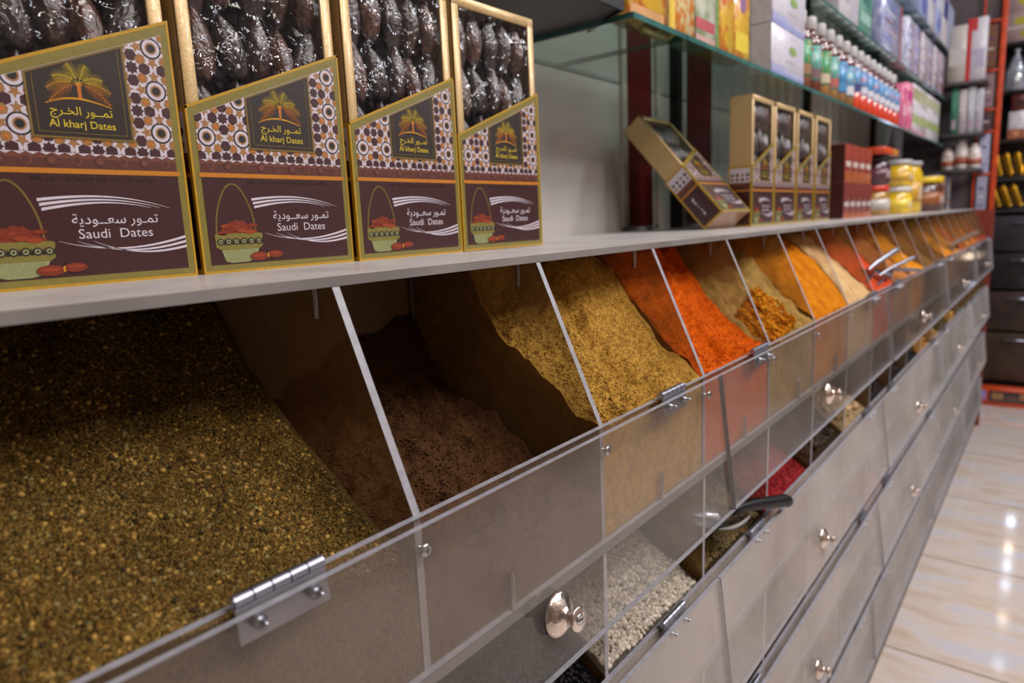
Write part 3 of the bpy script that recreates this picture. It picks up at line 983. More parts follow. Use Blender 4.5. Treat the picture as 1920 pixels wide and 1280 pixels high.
nz = nt.nodes.new('ShaderNodeTexNoise'); nz.inputs['Scale'].default_value = 22; nz.inputs['Detail'].default_value = 3
bp = nt.nodes.new('ShaderNodeBump'); bp.inputs['Strength'].default_value = 1.0; bp.inputs['Distance'].default_value = 0.02
tc = nt.nodes.new('ShaderNodeTexCoord')
nt.links.new(tc.outputs['Object'], nz.inputs['Vector']); nt.links.new(nz.outputs['Fac'], bp.inputs['Height']); nt.links.new(bp.outputs['Normal'], gl.inputs['Normal'])

BW, BD, BH = 0.144, 0.050, 0.266
HL, HR = 0.864, 1.264     # sleeve height at its low and high side, in widths


def sleeve_mesh():
    """printed card sleeve; u across, v up, both in box widths"""
    mb = MB()
    W_, D_ = BW, BD
    xf = D_ / 2

    def put(poly, key, lay, x=None):
        mb.face([((xf + 0.00012 * lay), (u - 0.5) * W_, v * W_) for u, v in poly], GI[key])

    def rect(u0, v0, u1, v1, key, lay):
        put([(u0, v0), (u1, v0), (u1, v1), (u0, v1)], key, lay)

    def top(u): return HL + (HR - HL) * u
    # body
    xb = -D_ / 2
    y0, y1 = -W_ / 2, W_ / 2
    hl, hr = HL * W_, HR * W_
    mb.face([(xf, y0, 0), (xf, y1, 0), (xf, y1, hr), (xf, y0, hl)], GI['olive'])
    mb.face([(xb, y0, 0), (xb, y0, hl), (xb, y1, hr), (xb, y1, 0)], GI['maroon'])
    mb.face([(xb, y0, 0), (xb, y1, 0), (xf, y1, 0), (xf, y0, 0)], GI['gold'])
    for ys, h, sg in ((y0, hl, -1), (y1, hr, 1)):
        q = [(xb, ys, 0), (xf, ys, 0), (xf, ys, h), (xb, ys, h)]
        mb.face(q if sg < 0 else q[::-1], GI['yellow'])

        def sp(x0_, z0_, x1_, z1_, key, lay):
            q = [(x0_, ys + sg * .00012 * lay, z0_), (x1_, ys + sg * .00012 * lay, z0_), (x1_, ys + sg * .00012 * lay, z1_), (x0_, ys + sg * .00012 * lay, z1_)]
            mb.face(q if sg < 0 else q[::-1], GI[key])
        a, b = xb + .0035, xf - .0035
        sp(a, .004, b, .073, 'maroon', 1); sp(a, .073, b, .0765, 'orange', 1); sp(a, .0765, b, .085, 'brown2', 1); sp(a, .085, b, .091, 'brown1', 1)
        sp(a, .091, b, h - .004, 'white', 1)
        for i in range(4):
            for j in range(int((h - .097) / .0095)):
                cx, cz = a + .0055 + i * .0107, .097 + j * .0095
                if cz > h - .008: continue
                p = reg(cx, cz, .0034, 6 if (i + j) % 2 else 8, .3)
                q = [(u, ys + sg * .00026, v) for u, v in p]
                mb.face(q if sg < 0 else q[::-1], GI['plum' if (i + j) % 3 else 'gold'])
        for j in range(6):
            z = .020 + j * .007
            p = [(xb + .020 + .003 * math.sin(j), z), (xb + .0225, z), (xb + .0225 + .002 * math.cos(j), z + .006), (xb + .0205, z + .006)]
            q = [(u, ys + sg * .00026, v) for u, v in p]
            mb.face(q if sg < 0 else q[::-1], GI['silver'])
    # thin yellow edges of the card
    rect(0, 0, .012, HL, 'yellow', 1); rect(.988, 0, 1, HR - .005, 'yellow', 1); rect(.012, 0, .988, .014, 'yellow', 1)
    put([(0, top(0) - .016), (1, top(1) - .016), (1, top(1)), (0, top(0))], 'yellow', 1)
    # white ground of the pattern
    e = .045
    put([(e, .60), (1 - e, .60), (1 - e, top(1 - e) - .06), (e, top(e) - .06)], 'white', 1)
    rect(e, .575, 1 - e, .602, 'brown1', 2); rect(e, .53, 1 - e, .576, 'brown2', 2)
    rect(e - .012, .508, 1 - e + .012, .531, 'orange', 3)
    rect(e, .045, 1 - e, .509, 'maroon', 2)
    regs = [[(e, .602), (.338, .602), (.338, top(.338) - .062), (e, top(e) - .062)],
            [(.766, .602), (1 - e, .602), (1 - e, top(1 - e) - .062), (.766, top(.766) - .062)],
            [(.338, .602), (.766, .602), (.766, .662), (.338, .662)]]
    A = .2

    def cl(poly, key, lay):
        for R in regs:
            c = clip_poly(poly, R)
            if len(c) >= 3: put(c, key, lay)
    for i in range(-1, 6):
        for j in range(-1, 5):
            cx, cy = .10 + i * A, .715 + j * A
            cl(reg(cx, cy, .050, 22), 'ringblack', 2); cl(reg(cx, cy, .042, 22), 'white', 3); cl(reg(cx, cy, .027, 14), 'gold', 4); cl(reg(cx, cy, .019, 14), 'ringblack', 5)
            for k in range(4):
                t = math.pi / 2 * k
                cl(star(cx + .068 * math.cos(t), cy + .068 * math.sin(t), .029, .013, 5, t), 'gold', 2)
                t2 = t + math.pi / 4
                cl(reg(cx + .080 * math.cos(t2), cy + .080 * math.sin(t2), .026, 6, t2, 1.0, 1.0), 'gold', 2)
                cl(reg(cx + .080 * math.cos(t2), cy + .080 * math.sin(t2), .010, 6, t2), 'palm3', 3)
            ox, oy = cx + A / 2, cy + A / 2
            cl(star(ox, oy, .032, .022, 8), 'plum', 2)
            for k in range(4):
                t = math.pi / 2 * k
                cl(reg(ox + .058 * math.cos(t), oy + .058 * math.sin(t), .029, 6, t + math.pi / 6, 1, 1), 'plum', 2)
    # faded row of the pattern on the brown band
    for i in range(9):
        u = .10 + i * .1
        put(reg(u, .566, .024, 14), 'brown2' if i % 2 else 'brown1', 4)
        put(reg(u, .566, .016, 12), 'brown1' if i % 2 else 'brown2', 5)
    for i in range(18):
        put([(e + .008 + i * .0505, .60), (e + .033 + i * .0505, .588), (e + .058 + i * .0505 if i < 17 else .955, .60)], 'white', 4)
    # plaque
    pl = [(.338, .662), (.768, .662), (.768, top(.768) - .062), (.338, top(.338) - .062)]
    put(pl, 'line', 6)
    put([(.349, .673), (.757, .673), (.757, top(.757) - .072), (.349, top(.349) - .072)], 'plaque', 7)
    for a, b, c, d in ((.368, .688, .371, top(.37) - .08), (.735, .688, .738, top(.735) - .08), (.368, .688, .738, .691)):
        rect(a, b, c, d, 'line', 8)
    # palm
    cx, cy = .553, .905
    put([(cx - .007, .842), (cx + .007, .842), (cx + .008, .895), (cx + .016, .905), (cx, .918), (cx - .016, .905), (cx - .008, .895)], 'palm3', 8)
    for ang, ln, drop, key in ((108, .128, .028, 'palm1'), (72, .128, .028, 'palm1'), (135, .148, .075, 'palm1'), (45, .148, .075, 'palm1'),
                               (158, .145, .080, 'palm2'), (22, .145, .080, 'palm2'), (184, .128, .075, 'palm3'), (-4, .128, .075, 'palm3')):
        a = math.radians(ang)
        pts = []
        for k in range(15):
            s = k / 14
            pts.append((cx + math.cos(a) * ln * s, cy + math.sin(a) * ln * s * .95 - drop * s * s))
        for k in range(14):
            (u0, v0), (u1, v1) = pts[k], pts[k + 1]
            dx, dy = u1 - u0, v1 - v0
            l = math.hypot(dx, dy); nx_, ny_ = -dy / l, dx / l
            put([(u0 - nx_ * .0012, v0 - ny_ * .0012), (u1 - nx_ * .0008, v1 - ny_ * .0008), (u1 + nx_ * .0008, v1 + ny_ * .0008), (u0 + nx_ * .0012, v0 + ny_ * .0012)], key, 9)
            if k > 2:
                ll = .034 * math.sin(math.pi * min(.97, (k + 1) / 15)) + .010
                for sgn in (1, -1):
                    ex, ey = u0 + dx / l * ll * .62 + nx_ * sgn * ll * .75, v0 + dy / l * ll * .62 + ny_ * sgn * ll * .75 - .006
                    q = [(u0, v0), (u0 + dx * .34, v0 + dy * .34), (ex, ey)]
                    put(q if sgn < 0 else q[::-1], key, 9)
    arc = [(.409 + .273 * k / 16, .812 + .030 * math.sin(math.pi * (k / 16) ** .9)) for k in range(17)]
    for k in range(16):
        th = .0018 + .0026 * math.sin(math.pi * (k + .5) / 16)
        (u0, v0), (u1, v1) = arc[k], arc[k + 1]
        put([(u0, v0 - th), (u1, v1 - th), (u1, v1 + th), (u0, v0 + th)], 'palm2', 8)

    def write(s, u0, u1, v0, v1, key, lay, bold=0.0):
        v, f = text_shape(s, bold)
        xs = [p[0] for p in v]; ys_ = [p[1] for p in v]
        sx = (u1 - u0) / (max(xs) - min(xs)); sy = (v1 - v0) / (max(ys_) - min(ys_))
        x_ = xf + .00012 * lay
        mb.add([(x_, (u0 + (p[0] - min(xs)) * sx - .5) * W_, (v0 + (p[1] - min(ys_)) * sy) * W_) for p in v], f, GI[key])
    T1 = ''.join(reversed('\uFE97\uFEE4\u0640\u0640\uFEEE\uFEAD \uFE8D\uFEDF\uFEA8\u0640\uFEAE\uFE9D'))
    T2 = ''.join(reversed('\uFE97\uFEE4\u0640\uFEEE\uFEAD \uFEB3\uFECC\u0640\u0640\uFEEE\uFEA9\uFEF3\uFE94'))
    write(T1, .422, .682, .750, .806, 'palm1', 8, .004)
    write('Al kharj Dates', .412, .688, .702, .746, 'palm1', 8, .006)
    write(T2, .443, .829, .266, .327, 'silver', 4, .004)
    write('Saudi  Dates', .464, .795, .214, .258, 'silver', 4)
    write('PR 10/12/2019 EX 09/12/2020', .307, .83, .476, .494, 'print', 4)

    # swooshes
    def sweep(pts, th0, th1, key, lay):
        for k in range(len(pts) - 1):
            s0, s1 = k / (len(pts) - 1), (k + 1) / (len(pts) - 1)
            a0, a1 = th0 + (th1 - th0) * s0, th0 + (th1 - th0) * s1
            (u0, v0), (u1, v1) = pts[k], pts[k + 1]
            put([(u0, v0 - a0), (u1, v1 - a1), (u1, v1 + a1), (u0, v0 + a0)], key, lay)
    for q in range(3):
        b0 = .392 - q * .021
        sweep([(.318 + .006 * q + (.575 - .05 * q) * k / 20, b0 + (.036 + .004 * q) * math.sin(math.pi * .62 * k / 20) * 1.0 - (.075 - .018 * q) * (k / 20) ** 2.2) for k in range(21)], .0068, .0006, 'silver', 3)
        c0 = .2065 - q * .002
        sweep([(.382 + .07 * q + (.575 - .07 * q) * k / 20, c0 - (.052 + .004 * q) * math.sin(math.pi * .80 * (k / 20) ** .85) + (.030 - .020 * q) * (k / 20) ** 2) for k in range(21)], .0006, .0064, 'silver', 3)
    # basket of dates
    hp = [(.090 + .236 * k / 24, .205 + .27 * math.sin(math.pi * k / 24) ** .55) for k in range(25)]
    for k in range(24):
        (u0, v0), (u1, v1) = hp[k], hp[k + 1]
        l = math.hypot(u1 - u0, v1 - v0); nx_, ny_ = -(v1 - v0) / l * .0045, (u1 - u0) / l * .0045
        put([(u0 - nx_, v0 - ny_), (u1 - nx_, v1 - ny_), (u1 + nx_, v1 + ny_), (u0 + nx_, v0 + ny_)], 'line', 3)
    hpoly = [(.095, .20), (.343, .20)] + [(.343 - .248 * k / 16, .205 + .075 * math.sin(math.pi * k / 16) + .006 * math.sin(k * 2.4)) for k in range(17)]
    arc_ = hpoly[2:]
    for k in range(len(arc_) - 1):
        (ua, va), (ub, vb) = arc_[k], arc_[k + 1]
        put([(ub, .198), (ua, .198), (ua, va), (ub, vb)], 'datered', 4)
    for k in range(9):
        u, v = .125 + .19 * ((k * .37) % 1), .212 + .045 * ((k * .61) % 1)
        put(reg(u, v, .03, 10, .4 * k, 1.0, .38), 'datered2' if k % 2 else 'datered', 5 + .35 * k)
    put([(.110, .125), (.128, .062), (.16, .052), (.255, .052), (.30, .062), (.335, .125)], 'basket', 4)
    put([(.080, .138), (.110, .122), (.335, .122), (.358, .138), (.362, .205), (.350, .210), (.090, .210), (.078, .205)], 'basketband', 5)
    for k in range(6):
        u = .108 + k * .0455
        put(reg(u, .166, .019, 12), 'dark', 6); put(reg(u, .166, .012, 10), 'basket', 7); put(reg(u, .166, .006, 8), 'dark', 8)
        put([(u + .016, .15), (u + .030, .15), (u + .023, .185)], 'dark', 6)
    for k in range(22):
        u = .128 + k * .0086
        put([(u, .056), (u + .002, .056), (u + .002, .12), (u, .12)], 'basketband', 5)
    put(reg(.330, .079, .058, 18, .06, 1, .42), 'datered', 9); put(reg(.430, .086, .050, 18, .15, 1, .42), 'datered', 9.5)
    put(reg(.325, .083, .040, 12, .06, 1, .25), 'datered2', 10); put(reg(.432, .091, .034, 12, .15, 1, .2), 'datered2', 10); put([(.380, .07), (.388, .066), (.386, .084), (.390, .096), (.381, .094), (.377, .082)], 'palm2', 11)
    return mb


SLEEVE = sleeve_mesh().mesh('sleeve', GMATS)


def date_mesh(seed):
    bm = bmesh.new()
    bmesh.ops.create_uvsphere(bm, u_segments=40, v_segments=26, radius=1.0)
    for v in bm.verts:
        x, y, z = v.co
        a = math.atan2(y, x)
        wr = noise.fractal(Vector((math.cos(a) * 3.2 + seed * 5, math.sin(a) * 3.2, z * 1.1 + seed)), .8, 2.2, 4)
        r = 1 + .10 * noise.noise(Vector((math.cos(a) * 1.4 + seed, math.sin(a) * 1.4, z))) - .16 * abs(wr) - .06 * abs(math.sin(a * 6 + 3 * noise.noise(Vector((x, y, z * 2 + seed)))))
        taper = 1 - .16 * z - .12 * z * z
        v.co = Vector((x * r * taper * .0120, y * r * taper * .0132, z * .0290 * (1 + .05 * math.sin(a * 3 + seed))))
    bm.normal_update()
    me = bpy.data.meshes.new('date')
    bm.to_mesh(me); bm.free()
    me.polygons.foreach_set('use_smooth', np.ones(len(me.polygons), dtype=bool))
    me.materials.append(M_DATE[seed % 3])
    return me


DATES = [date_mesh(i) for i in range(3)]


def date_box():
    r = thing('date_box', (0, 0, 0), 'x', 'date box')
    tw, tdp = BW * .968, BD - .004
    mb = MB()
    x0, x1, y0, y1 = -tdp / 2, tdp / 2, -tw / 2, tw / 2
    z0, z1 = .002, BH
    fr = .0105
    mb.box((x0, y0, z0), (x0 + .002, y1, z1), 0)
    mb.box((x0, y0, z0), (x1, y0 + .0015, z1), 0); mb.box((x0, y1 - .0015, z0), (x1, y1, z1), 0)
    mb.box((x0, y0, z0), (x1, y1, z0 + .0015), 0); mb.box((x0, y0, z1 - .0015), (x1, y1, z1), 0)
    for a, b in (((y0, z0), (y0 + fr, z1)), ((y1 - fr, z0), (y1, z1)), ((y0, z1 - fr), (y1, z1)), ((y0, z0), (y1, z0 + fr))):
        mb.bbox((x1 - .002, a[0], a[1]), (x1 + .0008, b[0], b[1]), .0007, 0, 1)
    mb.box((x0 + .002, y0 + .0016, z0 + .002), (x0 + .003, y1 - .0016, z1 - .002), 1)
    mb.build('tray', [M_GOLD, mat('dark_tray_lining', (34, 24, 22), 0.5)], r)
    s = bpy.data.objects.new('sleeve', SLEEVE); COL.objects.link(s); s.parent = r
    rnd = random.Random(3)
    for row in range(3):
        for c in range(5):
            d = bpy.data.objects.new('date', DATES[(row * 5 + c * 2) % 3]); COL.objects.link(d); d.parent = r
            d.location = (x1 - .0135 + rnd.uniform(-.002, .001), y0 + .0215 + c * .0243 + rnd.uniform(-.002, .002), .226 - row * .054 + rnd.uniform(-.004, .004))
            d.rotation_euler = (rnd.uniform(-.28, .28), rnd.uniform(-.06, .06), rnd.uniform(0, 6))
            sc_ = rnd.uniform(.84, 1.1); d.scale = (.95, sc_, rnd.uniform(.9, 1.08))
    mb = MB()
    n, m_ = 20, 22
    vv = [(x1 - .0004 + .0011 * noise.fractal(Vector((i * .33, j * .33, 3.3)), 1, 2, 2), y0 + fr + (tw - 2 * fr) * i / n, .10 + (z1 - fr - .10) * j / m_) for i in range(n + 1) for j in range(m_ + 1)]
    mb.add(vv, [(i * (m_ + 1) + j, (i + 1) * (m_ + 1) + j, (i + 1) * (m_ + 1) + j + 1, i * (m_ + 1) + j + 1) for i in range(n) for j in range(m_)], 0, True)
    mb.build('plastic_film', M_FILM, r)
    return r


db = date_box()
labs = ['printed date box with gold frame, cut by the left edge of the photo',
        'printed date box with gold frame, second from the left, beside the cut off one',
        'printed date box with gold frame, third from the left on the ledge',
        'printed date box at the end of the front row, beside the white wall']
for i, (yc, dx, rz) in enumerate(((.5047, 0, 0.0), (.9167, 0, 0.012), (1.326, .004, 0.02), (1.737, 0, -0.01))):
    loc = P(-1.42 + dx, yc, -.0765); loc.x -= BD / 2
    if i == 3: loc.z += .0005
    if i == 0:
        db.location = loc; db.rotation_euler = (0, 0, rz); db['label'] = labs[0]; db['group'] = 'printed date boxes in the near row'
    else:
        dup(db, loc, (0, 0, rz), labs[i])
for i, yc in enumerate((4.18, 4.596, 5.03, 5.47)):
    loc = P(-1.42, yc, -.0765); loc.x -= BD / 2
    dup(db, loc, (0, 0, [.02, -.02, .01, 0][i]), 'upright date box in the far group, ' + ['nearest, touching the leaning box', 'second from the leaning box', 'third from the leaning box', 'next to the reddish brown cartons'][i], 'upright date boxes in the far group')
th = math.radians(-41.5)
A_ = P(-1.508, 3.728, -.0755)
loc = A_ + Vector((math.cos(th), 0, -math.sin(th))) * (BD / 2)
dup(db, loc, (0, th, 0), 'date box leaning back against the wall in front of the red strip', 'leaning date box')

# ---------------------------------------------------------------- cartons, bottles and jars
_cm = {}


def cmat(c, rough=0.4, coat=0.3):
    k = (tuple(c), rough)
    if k not in _cm:
        _cm[k] = mat('packaging_%02x%02x%02x_%d' % (int(c[0]), int(c[1]), int(c[2]), int(rough * 100)), c, rough, coat=coat, vary=0.08, vscale=60)
    return _cm[k]


def carton(name, label, cat, x, y0, y1, z, h, depth, base, prints=(), side=None, group=None, rough=0.4, yaw=0.0, faceY=False, mottle=None):
    """a cardboard pack; front face toward +x (or toward -y); prints: (u0, v0, u1, v1, colour[, shape])"""
    w = (y1 - y0) * S
    hh, dd = h * S, depth * S
    mats, idx = [cmat(base, rough)], {tuple(base): 0}
    if mottle:
        mats[0] = mat('mottled_pack_%d%d%d_%d' % (base[0], base[1], base[2], mottle[1]), base, rough, coat=.5, rgb2=mottle[0], vscale=mottle[1], lo=.4, hi=.58)

    def mi(c):
        c = tuple(c)
        if c not in idx:
            idx[c] = len(mats); mats.append(cmat(c, rough))
        return idx[c]
    mb = MB()
    mb.bbox((-dd / 2, -w / 2, 0), (dd / 2, w / 2, hh), min(.0012, dd * .1), 0, 1)
    if side: 
        mb.face([(-dd / 2 + .001, -w / 2 - .0002, .001), (dd / 2 - .001, -w / 2 - .0002, .001), (dd / 2 - .001, -w / 2 - .0002, hh - .001), (-dd / 2 + .001, -w / 2 - .0002, hh - .001)], mi(side))
    for k, pr in enumerate(prints):
        u0, v0, u1, v1, c = pr[:5]
        x_ = dd / 2 + .0003 + .00012 * k
        f = lambda u, v: (x_, (u - .5) * w, v * hh)
        if len(pr) > 5:
            mb.face([f(a, b) for a, b in reg((u0 + u1) / 2, (v0 + v1) / 2, .5, pr[5], .3, u1 - u0, v1 - v0)], mi(c))
        else:
            mb.face([f(u0, v0), f(u1, v0), f(u1, v1), f(u0, v1)], mi(c))
    o = mb.build(name, mats)
    if faceY:
        o.rotation_euler = (0, 0, -math.pi / 2 + yaw)
        o.location = P(x, (y0 + y1) / 2, z)
    else:
        o.location = P(x, (y0 + y1) / 2, z) - Vector((dd / 2, 0, 0))
        o.rotation_euler = (0, 0, yaw)
    return tag(o, label, cat, group)


ZS1 = Z1 + .0008
XP = -1.412
YEL, ORG = (222, 184, 40), (214, 120, 26)
gp = 'colourful packs at the near end of the glass shelf'
carton('snack_pack', 'yellow and orange speckled pack, nearest on the lowest glass shelf', 'pack', XP, 2.56, 2.885, ZS1, .42, .14, (226, 180, 50), [(.05, .0, .95, .10, (206, 150, 90))], group=gp, mottle=((206, 100, 36), 55))
carton('snack_pack', 'yellow edged pack with an orange and white front on the lowest glass shelf', 'pack', XP, 2.92, 3.185, ZS1, .42, .14, (222, 206, 150), [(0, 0, .08, 1, YEL), (.08, 0, .22, .5, (226, 190, 60))], group=gp, mottle=((216, 128, 40), 70))
carton('snack_pack', 'green and white pack with a red bottom band on the lowest glass shelf', 'pack', XP, 3.20, 3.47, ZS1, .42, .14, (206, 206, 190), [(0, .14, .82, .26, (186, 84, 90)), (.0, .0, .82, .08, (200, 160, 150)), (.88, 0, 1, 1, (120, 150, 70))], group=gp, mottle=((150, 166, 130), 26))
carton('snack_pack', 'yellow pack with orange fruit print, fourth on the lowest glass shelf', 'pack', XP, 3.485, 3.665, ZS1, .40, .14, (222, 184, 50), [(.1, .55, .5, .8, (206, 110, 40), 9)], group=gp, mottle=((206, 120, 44), 60))
carton('snack_pack', 'yellow pack with a purple patch, beside the white tissue boxes', 'pack', XP, 3.675, 3.90, ZS1, .39, .14, (224, 186, 44), [(.35, .6, .75, .85, (140, 100, 140), 9), (.1, .1, .9, .35, (228, 200, 60))], group=gp, mottle=((206, 130, 50), 60))
for i in range(2):
    carton('tissue_box', ['white tissue box with a blue wash and green leaf, under another one', 'white tissue box stacked on top of the leaf printed one'][i], 'tissue box', XP, 4.26, 4.90, ZS1 + i * .285, .282, .125, (206, 202, 214),
           [(0, 0, 1, .10, (150, 156, 204)), (0, .10, .45, .22, (172, 174, 212)), (.45, .10, 1, .16, (184, 186, 216)), (.5, .52, .75, .72, (140, 168, 96), 7), (.45, .36, .8, .40, (196, 190, 190))], side=(196, 190, 196), group='white tissue boxes')

# bottles
M_CAP = mat('white_bottle_cap', (216, 212, 214), 0.4, vary=0.03)


def bottle(i, x, y, z, liquid, label_cols, label):
    r = thing('bottle', P(x, y, z), label, 'bottle', 'white capped bottles on the lowest glass shelf')
    R = .033
    mb = MB()
    mb.lathe([(R * .9, 0), (R, .003), (R, .070)], (0, 0, 0), (0, 0, 1), 0, 24)
    mb.lathe([(R, .0701), (R, .118), (R * .97, .125), (R * .80, .138), (R * .52, .148), (R * .48, .156)], (0, 0, 0), (0, 0, 1), 1, 24)
    mb.build('body', [mat('bottle_liquid_%d%d%d' % liquid, liquid, 0.12, coat=0.6, vary=0.2), mat('bottle_neck_%d' % (i < 6), (96, 50, 34) if 2 <= i < 5 else (92, 26, 26), 0.12, coat=0.6, vary=0.2)], r)
    mb = MB()
    mb.lathe([(R * .56, .156), (R * .56, .184), (R * .50, .187)], (0, 0, 0), (0, 0, 1), 0, 20)
    for k in range(20):
        t = 2 * math.pi * k / 20
        mb.box((R * .56 * math.cos(t) - .0007, R * .56 * math.sin(t) - .0007, .158), (R * .56 * math.cos(t) + .0007, R * .56 * math.sin(t) + .0007, .182))
    mb.build('cap', M_CAP, r)
    mb = MB()
    mats = [cmat(c) for c in label_cols]
    lo_, hi_ = (.030, .114) if i < 6 else (.052, .122)
    mb.lathe([(R * 1.012, lo_), (R * 1.012, hi_)], (0, 0, 0), (0, 0, 1), 0, 24)

    def wrap(t0, t1, z0, z1, k, rr_=1.02):
        for q in range(5):
            a, b = t0 + (t1 - t0) * q / 5, t0 + (t1 - t0) * (q + 1) / 5
            mb.face([(R * rr_ * math.cos(t), R * rr_ * math.sin(t), z) for t, z in ((a, z0), (b, z0), (b, z1), (a, z1))], k)
    hh_ = hi_ - lo_
    wrap(-1.5, 1.3, lo_ + hh_ * .82, lo_ + hh_ * .95, 1)
    wrap(-1.2, .9, lo_ + hh_ * .58, lo_ + hh_ * .76, 2)
    wrap(-1.1, .4, lo_ + hh_ * .06, lo_ + hh_ * .34, 3)
    for q in range(4):
        wrap(-1.3, 1.1, lo_ + hh_ * (.38 + .045 * q), lo_ + hh_ * (.40 + .045 * q), 1)
    mb.build('label_band', mats, r)
    return r


TEAL, GRN, BLU, RD, WH, OR2 = (70, 160, 150), (44, 140, 90), (66, 134, 184), (208, 96, 96), (206, 204, 210), (214, 150, 60)
PALE, DKB = (176, 190, 178), (60, 66, 120)
bl = [((120, 70, 52), (GRN, OR2, (90, 170, 110), (150, 110, 80)), 'bottle with a green label and dark red syrup, nearest in the row of bottles'),
      ((104, 48, 36), (TEAL, RD, PALE, (120, 90, 90)), 'bottle with a teal label and red stripe, second in the row of bottles'),
      ((150, 110, 60), (GRN, OR2, (40, 150, 80), (196, 180, 150)), 'bottle with a green label and brown neck, third in the row of bottles'),
      ((146, 108, 62), (TEAL, RD, PALE, (176, 90, 80)), 'bottle with a teal label and amber syrup, fourth in the row of bottles'),
      ((140, 100, 60), (BLU, DKB, (90, 160, 200), BLU), 'bottle with a plain blue label and amber syrup, fifth in the row'),
      ((140, 96, 60), ((70, 150, 178), RD, PALE, WH), 'bottle with a blue green label, sixth in the row, just before the orange red ones'),
      ((204, 66, 34), (BLU, OR2, BLU, DKB), 'bottle of orange red sauce with a blue label, first of the red ones'),
      ((204, 64, 36), (BLU, RD, RD, WH), 'bottle of orange red sauce with a wide red stripe, second of the red ones'),
      ((202, 62, 34), (BLU, BLU, BLU, WH), 'bottle of orange red sauce, third of the red ones'),
      ((204, 62, 34), (BLU, RD, RD, WH), 'bottle of orange red sauce, fourth of the red ones'),
      ((202, 62, 36), (BLU, OR2, BLU, WH), 'bottle of orange red sauce, fifth of the red ones'),
      ((200, 62, 36), (BLU, RD, WH, WH), 'bottle of orange red sauce, sixth of the red ones'),
      ((202, 64, 36), (BLU, OR2, RD, WH), 'bottle of orange red sauce, last but one before the pink cartons'),
      ((200, 62, 34), (BLU, WH, RD, WH), 'bottle of orange red sauce, last in the row beside the pink cartons')]
for i, (lq, lc, lb) in enumerate(bl):
    bottle(i, -1.505, 5.06 + .242 * i, ZS1, lq, lc, lb)
carton('wafer_carton', 'slim pink carton beside the last sauce bottle', 'carton', XP, 8.42, 8.58, ZS1, .46, .2, (222, 110, 150), [(0, .3, 1, .55, (236, 180, 200)), (.1, .7, .9, .9, (206, 60, 130))])
carton('wafer_carton', 'magenta and rose carton, second past the sauce bottles', 'carton', XP, 8.65, 8.95, ZS1, .50, .2, (226, 140, 160), [(0, .62, 1, .84, (206, 50, 130)), (0, .1, 1, .3, (214, 70, 130)), (.2, .4, .8, .52, (236, 200, 210))])
carton('wafer_carton', 'white carton with olive green bands, next to the magenta carton', 'carton', XP, 9.0, 9.98, ZS1, .53, .22, (206, 200, 202), [(0, .68, 1, .92, (176, 176, 130)), (0, .22, 1, .40, (156, 170, 90)), (0, .44, 1, .58, (220, 214, 220)), (0, .0, 1, .08, (200, 140, 160))])
carton('wafer_carton', 'white carton with green bands, last on the lowest glass shelf', 'carton', XP, 10.02, 11.0, ZS1, .53, .22, (204, 200, 204), [(0, .70, 1, .92, (180, 178, 140)), (0, .24, 1, .42, (150, 168, 84)), (.1, .46, .9, .6, (222, 216, 222))])
# dark tray of goods at the near end, seen from below through the glass
r = thing('shelf_board', P(-1.70, 1.6, Z1 - .01), 'dark grey shelf board above the near date boxes, ending before the green glass shelf', 'shelf')
mb = MB()
o_ = r.location
mb.prism([P(XW + .004, .3, Z1) - o_, P(-1.40, .3, Z1) - o_, P(-1.40, 2.50, Z1) - o_, P(-1.66, 2.66, Z1) - o_, P(XW + .004, 2.66, Z1) - o_], (0, 0, .012), 0)
mb.build('board', mat('dark_grey_board', (62, 58, 56), 0.3, vary=.15, vscale=6), r)
mb = MB(); mb.prism([P(-1.398, .3, Z1 - .012) - o_, P(-1.398, 2.50, Z1 - .012) - o_, P(-1.66, 2.662, Z1 - .012) - o_, P(-1.668, 2.655, Z1 - .012) - o_, P(-1.41, 2.49, Z1 - .012) - o_, P(-1.41, .3, Z1 - .012) - o_], (0, 0, .02), 0)
mb.build('front_lip', M_BLACK, r)
# middle shelf
ZS2 = Z2 + .0008
carton('white_carton', 'plain white carton at the near end of the middle glass shelf', 'carton', XP, 5.72, 6.33, ZS2, .42, .2, (204, 200, 206), [(.6, .1, .95, .9, (186, 180, 192)), (.1, .3, .5, .5, (170, 170, 190))])
carton('green_carton', 'sea green carton beside the plain white one on the middle shelf', 'carton', XP, 6.36, 6.80, ZS2, .42, .2, (96, 150, 134), [(.1, .2, .9, .4, (150, 190, 176)), (.2, .55, .8, .8, (70, 120, 110))])
sil = [(7.2, 8.12, 'wide silver white pack with rose edge beside the green carton'), (8.46, 8.86, 'silver pack with pale blue sheen, first past the dark gap'), (8.9, 9.3, 'silver pack with lilac sheen, second past the dark gap'),
       (9.34, 9.74, 'silver pack with cream top, third past the dark gap'), (9.78, 10.2, 'silver pack with gold flecks, fourth past the dark gap'), (10.24, 10.7, 'silver pack with brown base, fifth past the dark gap'), (10.75, 11.2, 'silver pack with rose base, last on the middle shelf')]
sc = [(176, 178, 206), (160, 168, 208), (184, 176, 206), (190, 184, 180), (172, 164, 160), (178, 166, 170), (186, 150, 150)]
for i, (a, b, lb) in enumerate(sil):
    c = sc[i]
    pr = [(.08, .06 + .15 * k, .5 + .4 * ((k * .37 + i * .2) % 1), .12 + .15 * k, [(216, 220, 240), (140, 160, 214), (206, 180, 200), (150, 120, 120)][(k + i) % 4], 7) for k in range(6)] + [(.9, 0, 1, 1, (170, 90, 96))]
    carton('silver_pack', lb, 'pack', XP, a, b, ZS2, .52, .16, c, pr, rough=0.2, group='silver packs on the middle shelf', mottle=((226, 226, 244) if i % 2 else (140, 146, 190), 38 + i))  # mottle paints the bluish sparkle into the pack colour
